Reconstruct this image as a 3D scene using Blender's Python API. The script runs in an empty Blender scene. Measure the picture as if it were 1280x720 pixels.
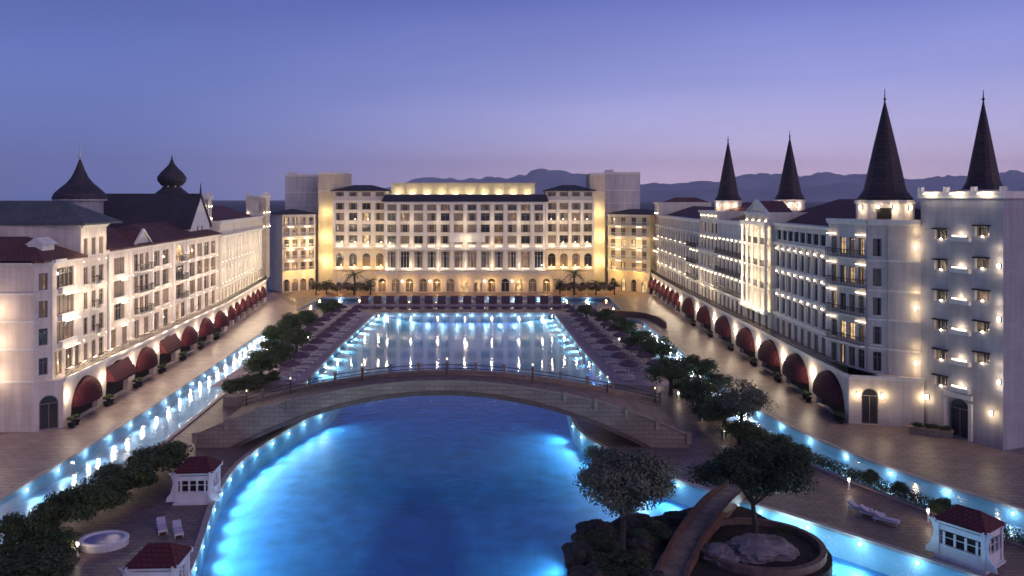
import bpy, math, random
from mathutils import Vector, geometry, noise
RND = random.Random(7)
S = bpy.context.scene
C = S.collection
PI = math.pi
rad = math.radians

# ------------------------------------------------------------------ camera, sky, sun, exposure
CAM_H = 26.0
cam_d = bpy.data.cameras.new('camera')
cam = bpy.data.objects.new('camera', cam_d); C.objects.link(cam)
cam.location = (0, 0, CAM_H); cam.rotation_euler = (rad(90), 0, 0)
cam_d.sensor_width = 36.0; cam_d.lens = 28.125; cam_d.shift_y = -0.0875
cam_d.clip_start = 0.5; cam_d.clip_end = 40000
S.camera = cam
S.view_settings.view_transform = 'Standard'; S.view_settings.look = 'None'
S.view_settings.exposure = 0.62; S.view_settings.gamma = 1.0
S.render.engine = 'CYCLES'
S.cycles.use_denoising = True
S.cycles.max_bounces = 6; S.cycles.diffuse_bounces = 3; S.cycles.glossy_bounces = 3
S.cycles.transparent_max_bounces = 8; S.cycles.transmission_bounces = 3; S.cycles.volume_bounces = 0
S.cycles.sample_clamp_indirect = 4.0
S.cycles.caustics_reflective = False; S.cycles.caustics_refractive = False

SUN_EL, SUN_AZ = 22.0, 128.0        # afterglow comes from behind the camera's right shoulder
world = bpy.data.worlds.new('World'); S.world = world; world.use_nodes = True
def build_world():
    nt = world.node_tree; N = nt.nodes; L = nt.links; N.clear()
    out = N.new('ShaderNodeOutputWorld')
    tc = N.new('ShaderNodeTexCoord')
    sep = N.new('ShaderNodeSeparateXYZ'); L.new(tc.outputs['Generated'], sep.inputs[0])
    def ramp(stops):
        r = N.new('ShaderNodeValToRGB'); L.new(sep.outputs['Z'], r.inputs[0])
        e = r.color_ramp.elements
        e[0].position = stops[0][0]; e[0].color = (*stops[0][1], 1)
        e[1].position = stops[-1][0]; e[1].color = (*stops[-1][1], 1)
        for p, c in stops[1:-1]:
            k = e.new(p); k.color = (*c, 1)
        return r
    left = ramp([(0.0, (.105, .165, .45)), (.05, (.092, .135, .395)), (.13, (.080, .118, .355)), (.25, (.050, .074, .28)), (.6, (.034, .050, .18)), (1, (.03, .046, .16))])
    right = ramp([(0.0, (.90, .65, .80)), (.03, (.76, .56, .76)), (.075, (.47, .43, .70)), (.14, (.245, .262, .56)), (.25, (.085, .112, .375)), (.6, (.04, .056, .20)), (1, (.03, .046, .17))])
    mr = N.new('ShaderNodeMapRange'); mr.interpolation_type = 'SMOOTHSTEP'
    mr.inputs['From Min'].default_value = -0.52; mr.inputs['From Max'].default_value = 0.34
    L.new(sep.outputs['X'], mr.inputs['Value'])
    mix = N.new('ShaderNodeMixRGB'); L.new(mr.outputs[0], mix.inputs[0])
    L.new(left.outputs[0], mix.inputs[1]); L.new(right.outputs[0], mix.inputs[2])
    mp = N.new('ShaderNodeMapping'); mp.inputs['Scale'].default_value = (1.6, 1.6, 9.0); L.new(tc.outputs['Generated'], mp.inputs[0])
    nz = N.new('ShaderNodeTexNoise'); nz.inputs['Scale'].default_value = 1.7; nz.inputs['Detail'].default_value = 6; L.new(mp.outputs[0], nz.inputs['Vector'])
    mv = N.new('ShaderNodeMapRange'); mv.inputs['From Min'].default_value = .3; mv.inputs['From Max'].default_value = .7; mv.inputs['To Min'].default_value = .93; mv.inputs['To Max'].default_value = 1.06; L.new(nz.outputs['Fac'], mv.inputs['Value'])
    vs = N.new('ShaderNodeVectorMath'); vs.operation = 'SCALE'; L.new(mix.outputs[0], vs.inputs[0]); L.new(mv.outputs[0], vs.inputs['Scale'])
    bg1 = N.new('ShaderNodeBackground'); L.new(vs.outputs[0], bg1.inputs[0]); bg1.inputs[1].default_value = 1.0
    sky = N.new('ShaderNodeTexSky'); sky.sky_type = 'NISHITA'; sky.sun_disc = False
    sky.sun_elevation = rad(SUN_EL); sky.sun_rotation = rad(SUN_AZ)
    bg2 = N.new('ShaderNodeBackground'); L.new(sky.outputs[0], bg2.inputs[0]); bg2.inputs[1].default_value = 0.004
    add = N.new('ShaderNodeAddShader'); L.new(bg1.outputs[0], add.inputs[0]); L.new(bg2.outputs[0], add.inputs[1])
    L.new(add.outputs[0], out.inputs['Surface'])
build_world()
sun_d = bpy.data.lights.new('sun', 'SUN'); sun = bpy.data.objects.new('sun', sun_d); C.objects.link(sun)
sun_d.energy = 0.55; sun_d.angle = rad(50); sun_d.color = (1.0, .74, .80)
_sd = Vector((math.sin(rad(SUN_AZ)) * math.cos(rad(SUN_EL)), math.cos(rad(SUN_AZ)) * math.cos(rad(SUN_EL)), math.sin(rad(SUN_EL))))
sun.rotation_euler = _sd.to_track_quat('Z', 'Y').to_euler()

WARM = (1.0, .72, .38); AMBER = (1.0, .60, .20); SOFT = (1.0, .80, .55); PALE = (1.0, .86, .66)

# ------------------------------------------------------------------ helpers
def at(px, py, z=0.0):
    Y = 1000.0 * (CAM_H - z) / (py - 248.0)
    return Vector(((px - 640.0) / 1000.0 * Y, Y, z))
def tag(o, label=None, cat=None, group=None, kind=None):
    if label: o['label'] = label
    if cat: o['category'] = cat
    if group: o['group'] = group
    if kind: o['kind'] = kind
    return o
def thing(name, label, cat, loc=(0, 0, 0), rz=0.0, group=None):
    o = bpy.data.objects.new(name, None); C.objects.link(o)
    o.location = loc; o.rotation_euler = (0, 0, rz); o.empty_display_size = .5
    return tag(o, label, cat, group)
def dup(root, loc, rz=0.0, label=None, group=None, scale=None):
    def cp(o, parent):
        c = o.copy(); C.objects.link(c)
        if parent is not None: c.parent = parent
        for ch in o.children: cp(ch, c)
        return c
    r = cp(root, None); r.location = loc; r.rotation_euler = (0, 0, rz)
    if scale: r.scale = (scale,) * 3 if not hasattr(scale, '__len__') else scale
    if label: r['label'] = label
    if group: r['group'] = group
    return r
class MB:
    def __init__(s): s.v = []; s.f = []; s.m = []
    def poly(s, pts, m=0):
        n = len(s.v); s.v += [tuple(p) for p in pts]; s.f.append(tuple(range(n, n + len(pts)))); s.m.append(m)
    def grid(s, rows, m=0, closed=False):
        n = len(s.v); w = len(rows[0])
        for r in rows: s.v += [tuple(p) for p in r]
        for i in range(len(rows) - 1):
            for j in range(w if closed else w - 1):
                k = (j + 1) % w
                s.f.append((n + i*w + j, n + i*w + k, n + (i+1)*w + k, n + (i+1)*w + j)); s.m.append(m)
    def hexa(s, p, m=0):
        n = len(s.v); s.v += [tuple(q) for q in p]
        for f in ((0,3,2,1), (4,5,6,7), (0,1,5,4), (1,2,6,5), (2,3,7,6), (3,0,4,7)):
            s.f.append(tuple(n + i for i in f)); s.m.append(m)
    def box(s, c, d, rz=0.0, m=0):
        cs, sn = math.cos(rz), math.sin(rz); p = []
        for z in (-1, 1):
            for x, y in ((-1,-1), (1,-1), (1,1), (-1,1)):
                a, b = x*d[0]/2, y*d[1]/2
                p.append((c[0] + a*cs - b*sn, c[1] + a*sn + b*cs, c[2] + z*d[2]/2))
        s.hexa(p, m)
    def tube(s, pts, r, n=8, m=0, cap=True):
        pts = [Vector(p) for p in pts]; rs = r if hasattr(r, '__len__') else [r]*len(pts)
        rows = []
        for i, p in enumerate(pts):
            d = (pts[min(i+1, len(pts)-1)] - pts[max(i-1, 0)]).normalized()
            a = d.cross(Vector((0, 0, 1)) if abs(d.z) < .9 else Vector((1, 0, 0))).normalized(); b = d.cross(a)
            rows.append([p + (a*math.cos(2*PI*k/n) + b*math.sin(2*PI*k/n))*rs[i] for k in range(n)])
        s.grid(rows, m, True)
        if cap: s.poly(rows[0][::-1], m); s.poly(rows[-1], m)
    def lathe(s, prof, n=16, c=(0, 0, 0), m=0, sc=(1, 1)):
        rows = [[(c[0] + r*sc[0]*math.cos(2*PI*k/n), c[1] + r*sc[1]*math.sin(2*PI*k/n), c[2] + z) for k in range(n)] for r, z in prof]
        s.grid(rows, m, True); s.poly(rows[-1], m)
    def mesh(s, name, mats, off=(0, 0, 0), smooth=False):
        me = bpy.data.meshes.new(name)
        me.from_pydata([(a-off[0], b-off[1], c-off[2]) for a, b, c in s.v], [], s.f)
        for mt in (mats if isinstance(mats, (list, tuple)) else [mats]): me.materials.append(mt)
        me.polygons.foreach_set('material_index', s.m)
        if smooth: me.polygons.foreach_set('use_smooth', [True]*len(s.f))
        me.update(); return me
    def build(s, name, mats, parent=None, local=False, smooth=False):
        off = (0, 0, 0)
        if parent is not None and not local: off = wloc(parent)
        o = bpy.data.objects.new(name, s.mesh(name, mats, off, smooth)); C.objects.link(o)
        if parent is not None: o.parent = parent
        return o
def wloc(o):
    p = Vector((0, 0, 0))
    while o is not None: p += Vector(o.location); o = o.parent
    return p
def inst(name, me, parent, loc, rz=0.0):
    o = bpy.data.objects.new(name, me); C.objects.link(o); o.parent = parent
    o.location = Vector(loc) - wloc(parent); o.rotation_euler = (0, 0, rz); return o
LK = 1.0
def light(kind, loc, power, color, size=.12, aim=None, cone=100, blend=.6):
    d = bpy.data.lights.new('lamp_light', kind); d.energy = power*LK; d.color = color; d.shadow_soft_size = size
    o = bpy.data.objects.new('lamp_light', d); C.objects.link(o); o.location = loc
    if kind == 'SPOT':
        d.spot_size = rad(cone); d.spot_blend = blend
        o.rotation_euler = (Vector(aim) - Vector(loc)).to_track_quat('-Z', 'Y').to_euler()
    return o
ORD = ['first','second','third','fourth','fifth','sixth','seventh','eighth','ninth','tenth','eleventh','twelfth','thirteenth','fourteenth','fifteenth','sixteenth','seventeenth','eighteenth','nineteenth','twentieth','twenty-first','twenty-second','twenty-third','twenty-fourth','twenty-fifth','twenty-sixth','twenty-seventh','twenty-eighth','twenty-ninth','thirtieth']
class Frame:                 # facade frame: u along the wall, outward on the right-hand side, z up
    def __init__(s, p0, p1):
        s.p = Vector((p0[0], p0[1], 0)); q = Vector((p1[0], p1[1], 0)); s.L = (q - s.p).length
        s.u = (q - s.p).normalized(); s.n = Vector((s.u.y, -s.u.x, 0)); s.ang = math.atan2(s.u.y, s.u.x)
    def pt(s, u, o, z): return s.p + s.u*u + s.n*o + Vector((0, 0, z))
    def box(s, mb, u0, u1, o0, o1, z0, z1, m=0):
        mb.hexa([s.pt(a, b, c) for c in (z0, z1) for a, b in ((u0, o1), (u1, o1), (u1, o0), (u0, o0))], m)

# ------------------------------------------------------------------ materials
MAT = {}
def material(name, base, rough=.8, var=.12, scale=2.0, bump=0.0, bscale=30.0, metal=0.0, spec=.3, stain=0.0, joints=0.0):
    m = bpy.data.materials.new(name); m.use_nodes = True; nt = m.node_tree; N = nt.nodes; L = nt.links
    b = N['Principled BSDF']; b.inputs['Roughness'].default_value = rough; b.inputs['Metallic'].default_value = metal
    b.inputs['Specular IOR Level'].default_value = spec
    geo = N.new('ShaderNodeNewGeometry')
    nz = N.new('ShaderNodeTexNoise'); nz.inputs['Scale'].default_value = scale; nz.inputs['Detail'].default_value = 6
    L.new(geo.outputs['Position'], nz.inputs['Vector'])
    mr = N.new('ShaderNodeMapRange'); mr.inputs['From Min'].default_value = .25; mr.inputs['From Max'].default_value = .75
    mr.inputs['To Min'].default_value = 1 - var*2; mr.inputs['To Max'].default_value = 1 + var
    L.new(nz.outputs['Fac'], mr.inputs['Value'])
    mul = N.new('ShaderNodeVectorMath'); mul.operation = 'SCALE'; mul.inputs[0].default_value = base
    L.new(mr.outputs[0], mul.inputs['Scale']); last = mul.outputs[0]
    if stain:      # rain streaks and grime, long in z
        mp = N.new('ShaderNodeMapping'); mp.inputs['Scale'].default_value = (1.6, 1.6, .12); L.new(geo.outputs['Position'], mp.inputs[0])
        n2 = N.new('ShaderNodeTexNoise'); n2.inputs['Scale'].default_value = 1.0; n2.inputs['Detail'].default_value = 8; L.new(mp.outputs[0], n2.inputs['Vector'])
        r2 = N.new('ShaderNodeMapRange'); r2.inputs['From Min'].default_value = .35; r2.inputs['From Max'].default_value = .6
        r2.inputs['To Min'].default_value = 1 - stain; r2.inputs['To Max'].default_value = 1; L.new(n2.outputs['Fac'], r2.inputs['Value'])
        m2 = N.new('ShaderNodeVectorMath'); m2.operation = 'SCALE'; L.new(last, m2.inputs[0]); L.new(r2.outputs[0], m2.inputs['Scale']); last = m2.outputs[0]
    if joints:     # shallow render joints in courses
        sp = N.new('ShaderNodeSeparateXYZ'); L.new(geo.outputs['Position'], sp.inputs[0]); ad = N.new('ShaderNodeMath'); L.new(sp.outputs['X'], ad.inputs[0]); L.new(sp.outputs['Y'], ad.inputs[1])
        cb = N.new('ShaderNodeCombineXYZ'); L.new(ad.outputs[0], cb.inputs['X']); L.new(sp.outputs['Z'], cb.inputs['Y'])
        br = N.new('ShaderNodeTexBrick'); br.inputs['Scale'].default_value = 1; br.inputs['Brick Width'].default_value = 2.3; br.inputs['Row Height'].default_value = .78; br.inputs['Mortar Size'].default_value = .028; br.inputs['Bias'].default_value = 0
        br.inputs['Color1'].default_value = (1, 1, 1, 1); br.inputs['Color2'].default_value = (.93, .92, .91, 1); v = 1-joints; br.inputs['Mortar'].default_value = (v, v, v, 1); L.new(cb.outputs[0], br.inputs['Vector'])
        m3 = N.new('ShaderNodeVectorMath'); m3.operation = 'MULTIPLY'; L.new(last, m3.inputs[0]); L.new(br.outputs['Color'], m3.inputs[1]); last = m3.outputs[0]
    L.new(last, b.inputs['Base Color'])
    if bump:
        n3 = N.new('ShaderNodeTexNoise'); n3.inputs['Scale'].default_value = bscale; n3.inputs['Detail'].default_value = 4; L.new(geo.outputs['Position'], n3.inputs['Vector'])
        bp = N.new('ShaderNodeBump'); bp.inputs['Strength'].default_value = bump; bp.inputs['Distance'].default_value = .05
        L.new(n3.outputs['Fac'], bp.inputs['Height']); L.new(bp.outputs[0], b.inputs['Normal'])
    MAT[name] = m; return m
def brick_material(name, c1, c2, mortar, w, h, rot=(0, 0, 0), rough=.7, bump=.4, spec=.3, msize=.03, facade=False):
    m = material(name, c1, rough, .15, .35, spec=spec); nt = m.node_tree; N = nt.nodes; L = nt.links; b = N['Principled BSDF']
    geo = next(n for n in N if n.type == 'NEW_GEOMETRY'); mul = next(n for n in N if n.type == 'VECT_MATH')
    br = N.new('ShaderNodeTexBrick'); br.inputs['Scale'].default_value = 1; br.inputs['Brick Width'].default_value = w; br.inputs['Row Height'].default_value = h
    br.inputs['Mortar Size'].default_value = msize; br.inputs['Color1'].default_value = (*c1, 1); br.inputs['Color2'].default_value = (*c2, 1); br.inputs['Mortar'].default_value = (*mortar, 1)
    br.inputs['Bias'].default_value = 0
    if facade:
        sp = N.new('ShaderNodeSeparateXYZ'); L.new(geo.outputs['Position'], sp.inputs[0]); ad = N.new('ShaderNodeMath'); L.new(sp.outputs['X'], ad.inputs[0]); L.new(sp.outputs['Y'], ad.inputs[1])
        cb = N.new('ShaderNodeCombineXYZ'); L.new(ad.outputs[0], cb.inputs['X']); L.new(sp.outputs['Z'], cb.inputs['Y']); L.new(cb.outputs[0], br.inputs['Vector'])
    else:
        mp = N.new('ShaderNodeMapping'); mp.inputs['Rotation'].default_value = rot; L.new(geo.outputs['Position'], mp.inputs[0]); L.new(mp.outputs[0], br.inputs['Vector'])
    L.new(br.outputs['Color'], mul.inputs[0])
    bp = N.new('ShaderNodeBump'); bp.inputs['Strength'].default_value = bump; bp.inputs['Distance'].default_value = .04; bp.invert = True
    L.new(br.outputs['Fac'], bp.inputs['Height']); L.new(bp.outputs[0], b.inputs['Normal'])
    return m
def emit(name, col, strength, base=(.8, .8, .8)):
    m = bpy.data.materials.new(name); m.use_nodes = True; b = m.node_tree.nodes['Principled BSDF']
    b.inputs['Base Color'].default_value = (*base, 1); b.inputs['Emission Color'].default_value = (*col, 1); b.inputs['Emission Strength'].default_value = strength
    MAT[name] = m; return m
def pane(name, col, strength):
    m = bpy.data.materials.new(name); m.use_nodes = True; nt = m.node_tree; N = nt.nodes; L = nt.links; b = N['Principled BSDF']
    b.inputs['Base Color'].default_value = (.022, .024, .03, 1); b.inputs['Roughness'].default_value = .08; b.inputs['Specular IOR Level'].default_value = .6
    if strength:
        oi = N.new('ShaderNodeObjectInfo'); geo = N.new('ShaderNodeNewGeometry')
        nz = N.new('ShaderNodeTexNoise'); nz.inputs['Scale'].default_value = 1.1; nz.inputs['Detail'].default_value = 3; L.new(geo.outputs['Position'], nz.inputs['Vector'])
        mr = N.new('ShaderNodeMapRange'); mr.inputs['From Min'].default_value = .3; mr.inputs['From Max'].default_value = .7
        mr.inputs['To Min'].default_value = .1*strength; mr.inputs['To Max'].default_value = 1.5*strength; L.new(nz.outputs['Fac'], mr.inputs['Value'])
        m1 = N.new('ShaderNodeMath'); m1.operation = 'MULTIPLY_ADD'; L.new(oi.outputs['Random'], m1.inputs[0]); m1.inputs[1].default_value = .9; m1.inputs[2].default_value = .35
        m2 = N.new('ShaderNodeMath'); m2.operation = 'MULTIPLY'; L.new(m1.outputs[0], m2.inputs[0]); L.new(mr.outputs[0], m2.inputs[1])
        b.inputs['Emission Color'].default_value = (*col, 1); L.new(m2.outputs[0], b.inputs['Emission Strength'])
    MAT[name] = m; return m
def water(name, tint, bump=.12, scale=.9, rough=.02, rough_d=.0):
    m = bpy.data.materials.new(name); m.use_nodes = True; nt = m.node_tree; N = nt.nodes; L = nt.links; N.clear()
    out = N.new('ShaderNodeOutputMaterial'); tr = N.new('ShaderNodeBsdfTransparent'); tr.inputs[0].default_value = (*tint, 1)
    gl = N.new('ShaderNodeBsdfGlossy'); gl.inputs['Roughness'].default_value = rough; gl.inputs[0].default_value = (.95, .95, 1, 1)
    geo = N.new('ShaderNodeNewGeometry'); nz = N.new('ShaderNodeTexNoise'); nz.inputs['Scale'].default_value = scale; nz.inputs['Detail'].default_value = 3
    L.new(geo.outputs['Position'], nz.inputs['Vector'])
    bp = N.new('ShaderNodeBump'); bp.inputs['Strength'].default_value = bump; bp.inputs['Distance'].default_value = .1; L.new(nz.outputs['Fac'], bp.inputs['Height'])
    L.new(bp.outputs[0], gl.inputs['Normal'])
    fr = N.new('ShaderNodeFresnel'); fr.inputs['IOR'].default_value = 1.33; L.new(bp.outputs[0], fr.inputs['Normal'])
    mx = N.new('ShaderNodeMixShader'); L.new(fr.outputs[0], mx.inputs[0]); L.new(tr.outputs[0], mx.inputs[1]); L.new(gl.outputs[0], mx.inputs[2])
    L.new(mx.outputs[0], out.inputs['Surface']); MAT[name] = m; return m
def leaf(name, c1, c2, trans=.25):
    m = bpy.data.materials.new(name); m.use_nodes = True; nt = m.node_tree; N = nt.nodes; L = nt.links; b = N['Principled BSDF']
    geo = N.new('ShaderNodeNewGeometry'); nz = N.new('ShaderNodeTexNoise'); nz.inputs['Scale'].default_value = .8; L.new(geo.outputs['Position'], nz.inputs['Vector'])
    ad = N.new('ShaderNodeMath'); ad.operation = 'MULTIPLY_ADD'; L.new(geo.outputs['Random Per Island'], ad.inputs[0]); ad.inputs[1].default_value = .5; L.new(nz.outputs['Fac'], ad.inputs[2])
    rp = N.new('ShaderNodeValToRGB'); rp.color_ramp.elements[0].position = .35; rp.color_ramp.elements[1].position = 1.0
    rp.color_ramp.elements[0].color = (*c1, 1); rp.color_ramp.elements[1].color = (*c2, 1); L.new(ad.outputs[0], rp.inputs[0]); L.new(rp.outputs[0], b.inputs['Base Color'])
    b.inputs['Roughness'].default_value = .6; b.inputs['Specular IOR Level'].default_value = .25
    MAT[name] = m; return m

STUCCO = material('pink_stucco', (.70, .60, .52), .85, .06, .5, .25, 25, stain=.18, joints=.12)
STUCCO_R = material('grey_stucco', (.58, .53, .49), .85, .06, .5, .25, 25, stain=.18, joints=.12)
CREAM = material('cream_stucco', (.72, .64, .50), .85, .06, .5, .2, 25, stain=.12)
TRIM = material('white_trim', (.72, .68, .62), .7, .05, 2.0, .1, 20, stain=.1)
GREYW = material('plain_grey_wall', (.36, .36, .40), .85, .06, .3, .1, 20, stain=.25, joints=.12)
SLABW = material('pale_slab_wall', (.58, .55, .55), .85, .06, .3, .1, 20, stain=.2, joints=.1)
TOWERW = material('tower_render', (.40, .39, .41), .85, .06, .5, .2, 25, stain=.18, joints=.12)
RED_TILE = brick_material('red_roof_tiles', (.17, .065, .058), (.125, .048, .044), (.04, .02, .02), .5, .35, rough=.75, bump=.8)
GREY_TILE = brick_material('slate_roof_tiles', (.13, .14, .13), (.10, .11, .105), (.04, .04, .04), .6, .4, rough=.6, bump=.8)
DARK_TILE = brick_material('dark_roof_tiles', (.06, .048, .06), (.045, .036, .046), (.02, .016, .02), .5, .35, rough=.6, bump=.8)
CONE_TILE = brick_material('cone_shingles', (.055, .03, .038), (.038, .022, .03), (.014, .01, .014), .6, .5, rough=.55, bump=.9, facade=True)
FRAME = material('window_frame', (.20, .17, .15), .6, .05, 3)
WFRAME = material('white_frame', (.62, .60, .58), .6, .05, 3)
IRON = material('dark_iron', (.03, .03, .035), .5, .1, 3, metal=.6)
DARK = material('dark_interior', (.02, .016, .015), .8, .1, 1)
AWN = material('burgundy_canvas', (.055, .006, .013), .8, .12, 1.2, .15, 30)
PANES = [pane('pane_dark', (0, 0, 0), 0), pane('pane_dim', (1, .55, .25), .16), pane('pane_lit', (1, .62, .28), .75)]
CURT = material('beige_curtain', (.24, .19, .15), .9, .1, 2)
LAMP = emit('lamp_glow', (1, .80, .54), 34)
PINL = emit('pin_glow', (1, .76, .46), 9)
STRIP = emit('lamp_strip', (1, .78, .52), 5.5)
BULB = emit('bulb_glow', (1, .82, .58), 12)
POOLLAMP = emit('pool_lamp_glow', (.72, 1.0, .95), 11)
STONE = brick_material('bridge_stone', (.30, .225, .175), (.25, .185, .145), (.17, .125, .095), 1.1, .45, facade=True, bump=.6, rough=.85)
STONE_L = material('pale_stone', (.32, .24, .175), .85, .15, 1.2, .4, 10, stain=.2)
PAVE = brick_material('brown_paving', (.22, .15, .135), (.15, .10, .092), (.07, .048, .045), 1.1, .55, rough=.45, bump=.35, msize=.045)
PAVE_P = brick_material('pink_paving', (.34, .25, .235), (.25, .185, .175), (.12, .085, .08), 1.5, .75, (0, 0, .03), rough=.42, bump=.35, msize=.05)
BEACH = material('beach_paving', (.36, .28, .33), .75, .2, .7, .2, 8)
KERB = material('pool_coping', (.40, .33, .30), .6, .12, 1.5, .1, 12)
POOLW = material('pool_wall', (.22, .44, .62), .5, .1, .6)
CANALF = brick_material('canal_tiles', (.40, .64, .84), (.34, .58, .80), (.46, .66, .82), .6, .6, rough=.4, bump=.1, msize=.02)
ROCK = material('rock', (.045, .036, .033), .9, .35, 1.3, 1.0, 2.5)
SOIL = material('soil', (.035, .026, .02), .95, .3, 1.0, .8, 6)
BARK = material('bark', (.055, .042, .035), .9, .25, 5, .8, 12)
WHITE = material('white_paint', (.66, .64, .66), .6, .06, 2, .05, 15, stain=.08)
CLOTH = material('pale_cushion', (.46, .42, .48), .85, .1, 3)
WICK = material('dark_wicker', (.11, .08, .075), .8, .2, 4, .4, 20)
PURPLE = material('parasol_canvas', (.10, .055, .08), .85, .12, 1.5, .1, 20)
WATER = water('pool_water', (.72, .89, .98), .55, 1.1, .02)
WATER_UP = water('still_water', (.74, .88, .98), .03, .55, .06)
WATER_C = water('canal_water', (.80, .91, .98), .16, 1.4, .05)
LEAF_G = leaf('leaf_dark_green', (.018, .032, .013), (.075, .108, .034))
LEAF_O = leaf('leaf_olive', (.055, .062, .042), (.16, .165, .11))
LEAF_P = leaf('leaf_pine', (.010, .017, .010), (.036, .052, .022))
LEAF_H = leaf('leaf_hedge', (.016, .026, .010), (.062, .085, .026))

def pool_floor_material():
    m = material('pool_mosaic', (.03, .14, .42), .5, .12, .5); nt = m.node_tree; N = nt.nodes; L = nt.links
    geo = next(n for n in N if n.type == 'NEW_GEOMETRY'); mul = next(n for n in N if n.type == 'VECT_MATH')
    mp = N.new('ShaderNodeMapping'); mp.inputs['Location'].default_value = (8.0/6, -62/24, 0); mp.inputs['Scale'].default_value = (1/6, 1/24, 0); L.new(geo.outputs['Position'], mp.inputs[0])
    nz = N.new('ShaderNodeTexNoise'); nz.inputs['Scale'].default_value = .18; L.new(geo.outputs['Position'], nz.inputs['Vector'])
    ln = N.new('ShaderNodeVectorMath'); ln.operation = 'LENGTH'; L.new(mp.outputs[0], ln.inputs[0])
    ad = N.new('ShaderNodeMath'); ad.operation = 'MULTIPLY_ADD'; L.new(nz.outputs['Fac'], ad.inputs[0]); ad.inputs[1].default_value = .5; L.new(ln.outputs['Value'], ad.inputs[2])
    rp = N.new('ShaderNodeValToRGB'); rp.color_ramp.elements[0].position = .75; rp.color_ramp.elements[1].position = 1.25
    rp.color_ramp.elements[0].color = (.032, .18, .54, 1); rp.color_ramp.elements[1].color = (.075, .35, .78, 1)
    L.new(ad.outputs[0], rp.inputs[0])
    br = N.new('ShaderNodeTexBrick'); br.inputs['Scale'].default_value = 1; br.inputs['Brick Width'].default_value = .9; br.inputs['Row Height'].default_value = .9; br.offset = 0; br.inputs['Mortar Size'].default_value = .035
    br.inputs['Color1'].default_value = (1, 1, 1, 1); br.inputs['Color2'].default_value = (.86, .9, .95, 1); br.inputs['Mortar'].default_value = (.78, .84, .9, 1); L.new(geo.outputs['Position'], br.inputs['Vector'])
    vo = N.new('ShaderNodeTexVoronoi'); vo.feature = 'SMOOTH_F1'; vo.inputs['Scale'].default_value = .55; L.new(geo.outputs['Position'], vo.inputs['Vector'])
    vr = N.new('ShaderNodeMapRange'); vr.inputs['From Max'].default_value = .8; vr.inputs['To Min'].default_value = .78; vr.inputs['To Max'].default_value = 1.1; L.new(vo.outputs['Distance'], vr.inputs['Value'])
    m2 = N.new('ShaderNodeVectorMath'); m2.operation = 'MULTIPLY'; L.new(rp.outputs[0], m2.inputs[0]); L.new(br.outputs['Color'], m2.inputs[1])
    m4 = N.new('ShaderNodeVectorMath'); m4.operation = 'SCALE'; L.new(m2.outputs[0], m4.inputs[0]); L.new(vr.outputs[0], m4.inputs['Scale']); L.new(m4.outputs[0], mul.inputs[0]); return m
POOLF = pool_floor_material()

# ------------------------------------------------------------------ ground, decks, pools, canals
def sheet(name, loops, z, mat, holewalls=None, wallmat=None, parent=None, outerwall=None):
    ls = [[Vector((x, y, 0)) for x, y in lp] for lp in loops]
    mb = MB(); tris = geometry.tessellate_polygon(ls); ls_flat = [p for lp in ls for p in lp]; flat = [(p.x, p.y, z) for lp in ls for p in lp]
    mb.v = flat[:]; mb.f = [tuple(t) if (ls_flat[t[1]]-ls_flat[t[0]]).cross(ls_flat[t[2]]-ls_flat[t[0]]).z > 0 else tuple(t)[::-1] for t in tris]; mb.m = [0]*len(tris)
    for k, lp in enumerate(ls):
        h = holewalls if k else outerwall
        if h is None: continue
        n = len(lp)
        for i in range(n):
            a, b = lp[i], lp[(i+1) % n]
            mb.poly([(a.x, a.y, z), (b.x, b.y, z), (b.x, b.y, z-h), (a.x, a.y, z-h)], 1)
    me_mats = [mat, wallmat or mat]
    o = mb.build(name, me_mats, parent); o['kind'] = 'structure'; return o
def smooth_loop(pts, n=4):       # Catmull-Rom through a closed loop
    out = []; m = len(pts)
    for i in range(m):
        p0, p1, p2, p3 = (Vector(pts[(i+k-1) % m]) for k in range(4))
        for j in range(n):
            t = j/n; out.append(tuple(.5*((2*p1) + (p2-p0)*t + (2*p0-5*p1+4*p2-p3)*t*t + (3*p1-p0-3*p2+p3)*t**3)))
    return out
def smooth_line(pts, n=5):
    out = []; m = len(pts)
    for i in range(m-1):
        p0, p1, p2, p3 = (Vector(pts[min(max(i+k-1, 0), m-1)]) for k in range(4))
        for j in range(n):
            t = j/n; out.append(tuple(.5*((2*p1) + (p2-p0)*t + (2*p0-5*p1+4*p2-p3)*t*t + (3*p1-p0-3*p2+p3)*t**3)))
    out.append(tuple(pts[-1])); return out
WZ = -0.15
L_edge = smooth_line([(-18, 30), (-20.5, 45), (-22.6, 57), (-25.7, 70), (-26.6, 80), (-24.6, 92), (-22.5, 99)])
R_edge = smooth_line([(7.0, 99), (7.2, 91), (9.0, 84.5), (12.5, 77.5), (17, 71.5), (22.6, 65.5), (27.5, 60), (33, 53.5), (38, 45), (40, 30)])
pool_up = [(-29.0, 112), (-30.2, 140), (-30.7, 181), (9.4, 181), (11.8, 140), (14.0, 112)]
MAIN = L_edge + [(-22.5, 106)] + pool_up + [(7.0, 106)] + R_edge
CAN_L = smooth_line([(-44.0, 30), (-44.0, 69), (-44.8, 100), (-46.6, 130), (-48.4, 158)], 3) + [(-47.6, 160.5), (-45.2, 161), (-43.2, 159.5)] + smooth_line([(-42.4, 156), (-40.6, 130), (-38.0, 100), (-36.6, 69), (-36.6, 30)], 3)
CAN_R = smooth_line([(27.3, 170), (28.5, 140), (28.8, 125), (29.6, 104), (31.8, 90), (36.0, 77.5), (42.6, 66.3), (52, 52), (62, 40)], 3) + smooth_line([(54, 36), (44, 50), (37.0, 62.5), (31.8, 72.5), (28.2, 81), (25.2, 93), (23.6, 110), (22.8, 130), (22.0, 150), (21.4, 168)], 3) + [(22.2, 172), (25.4, 172.8)]
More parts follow.
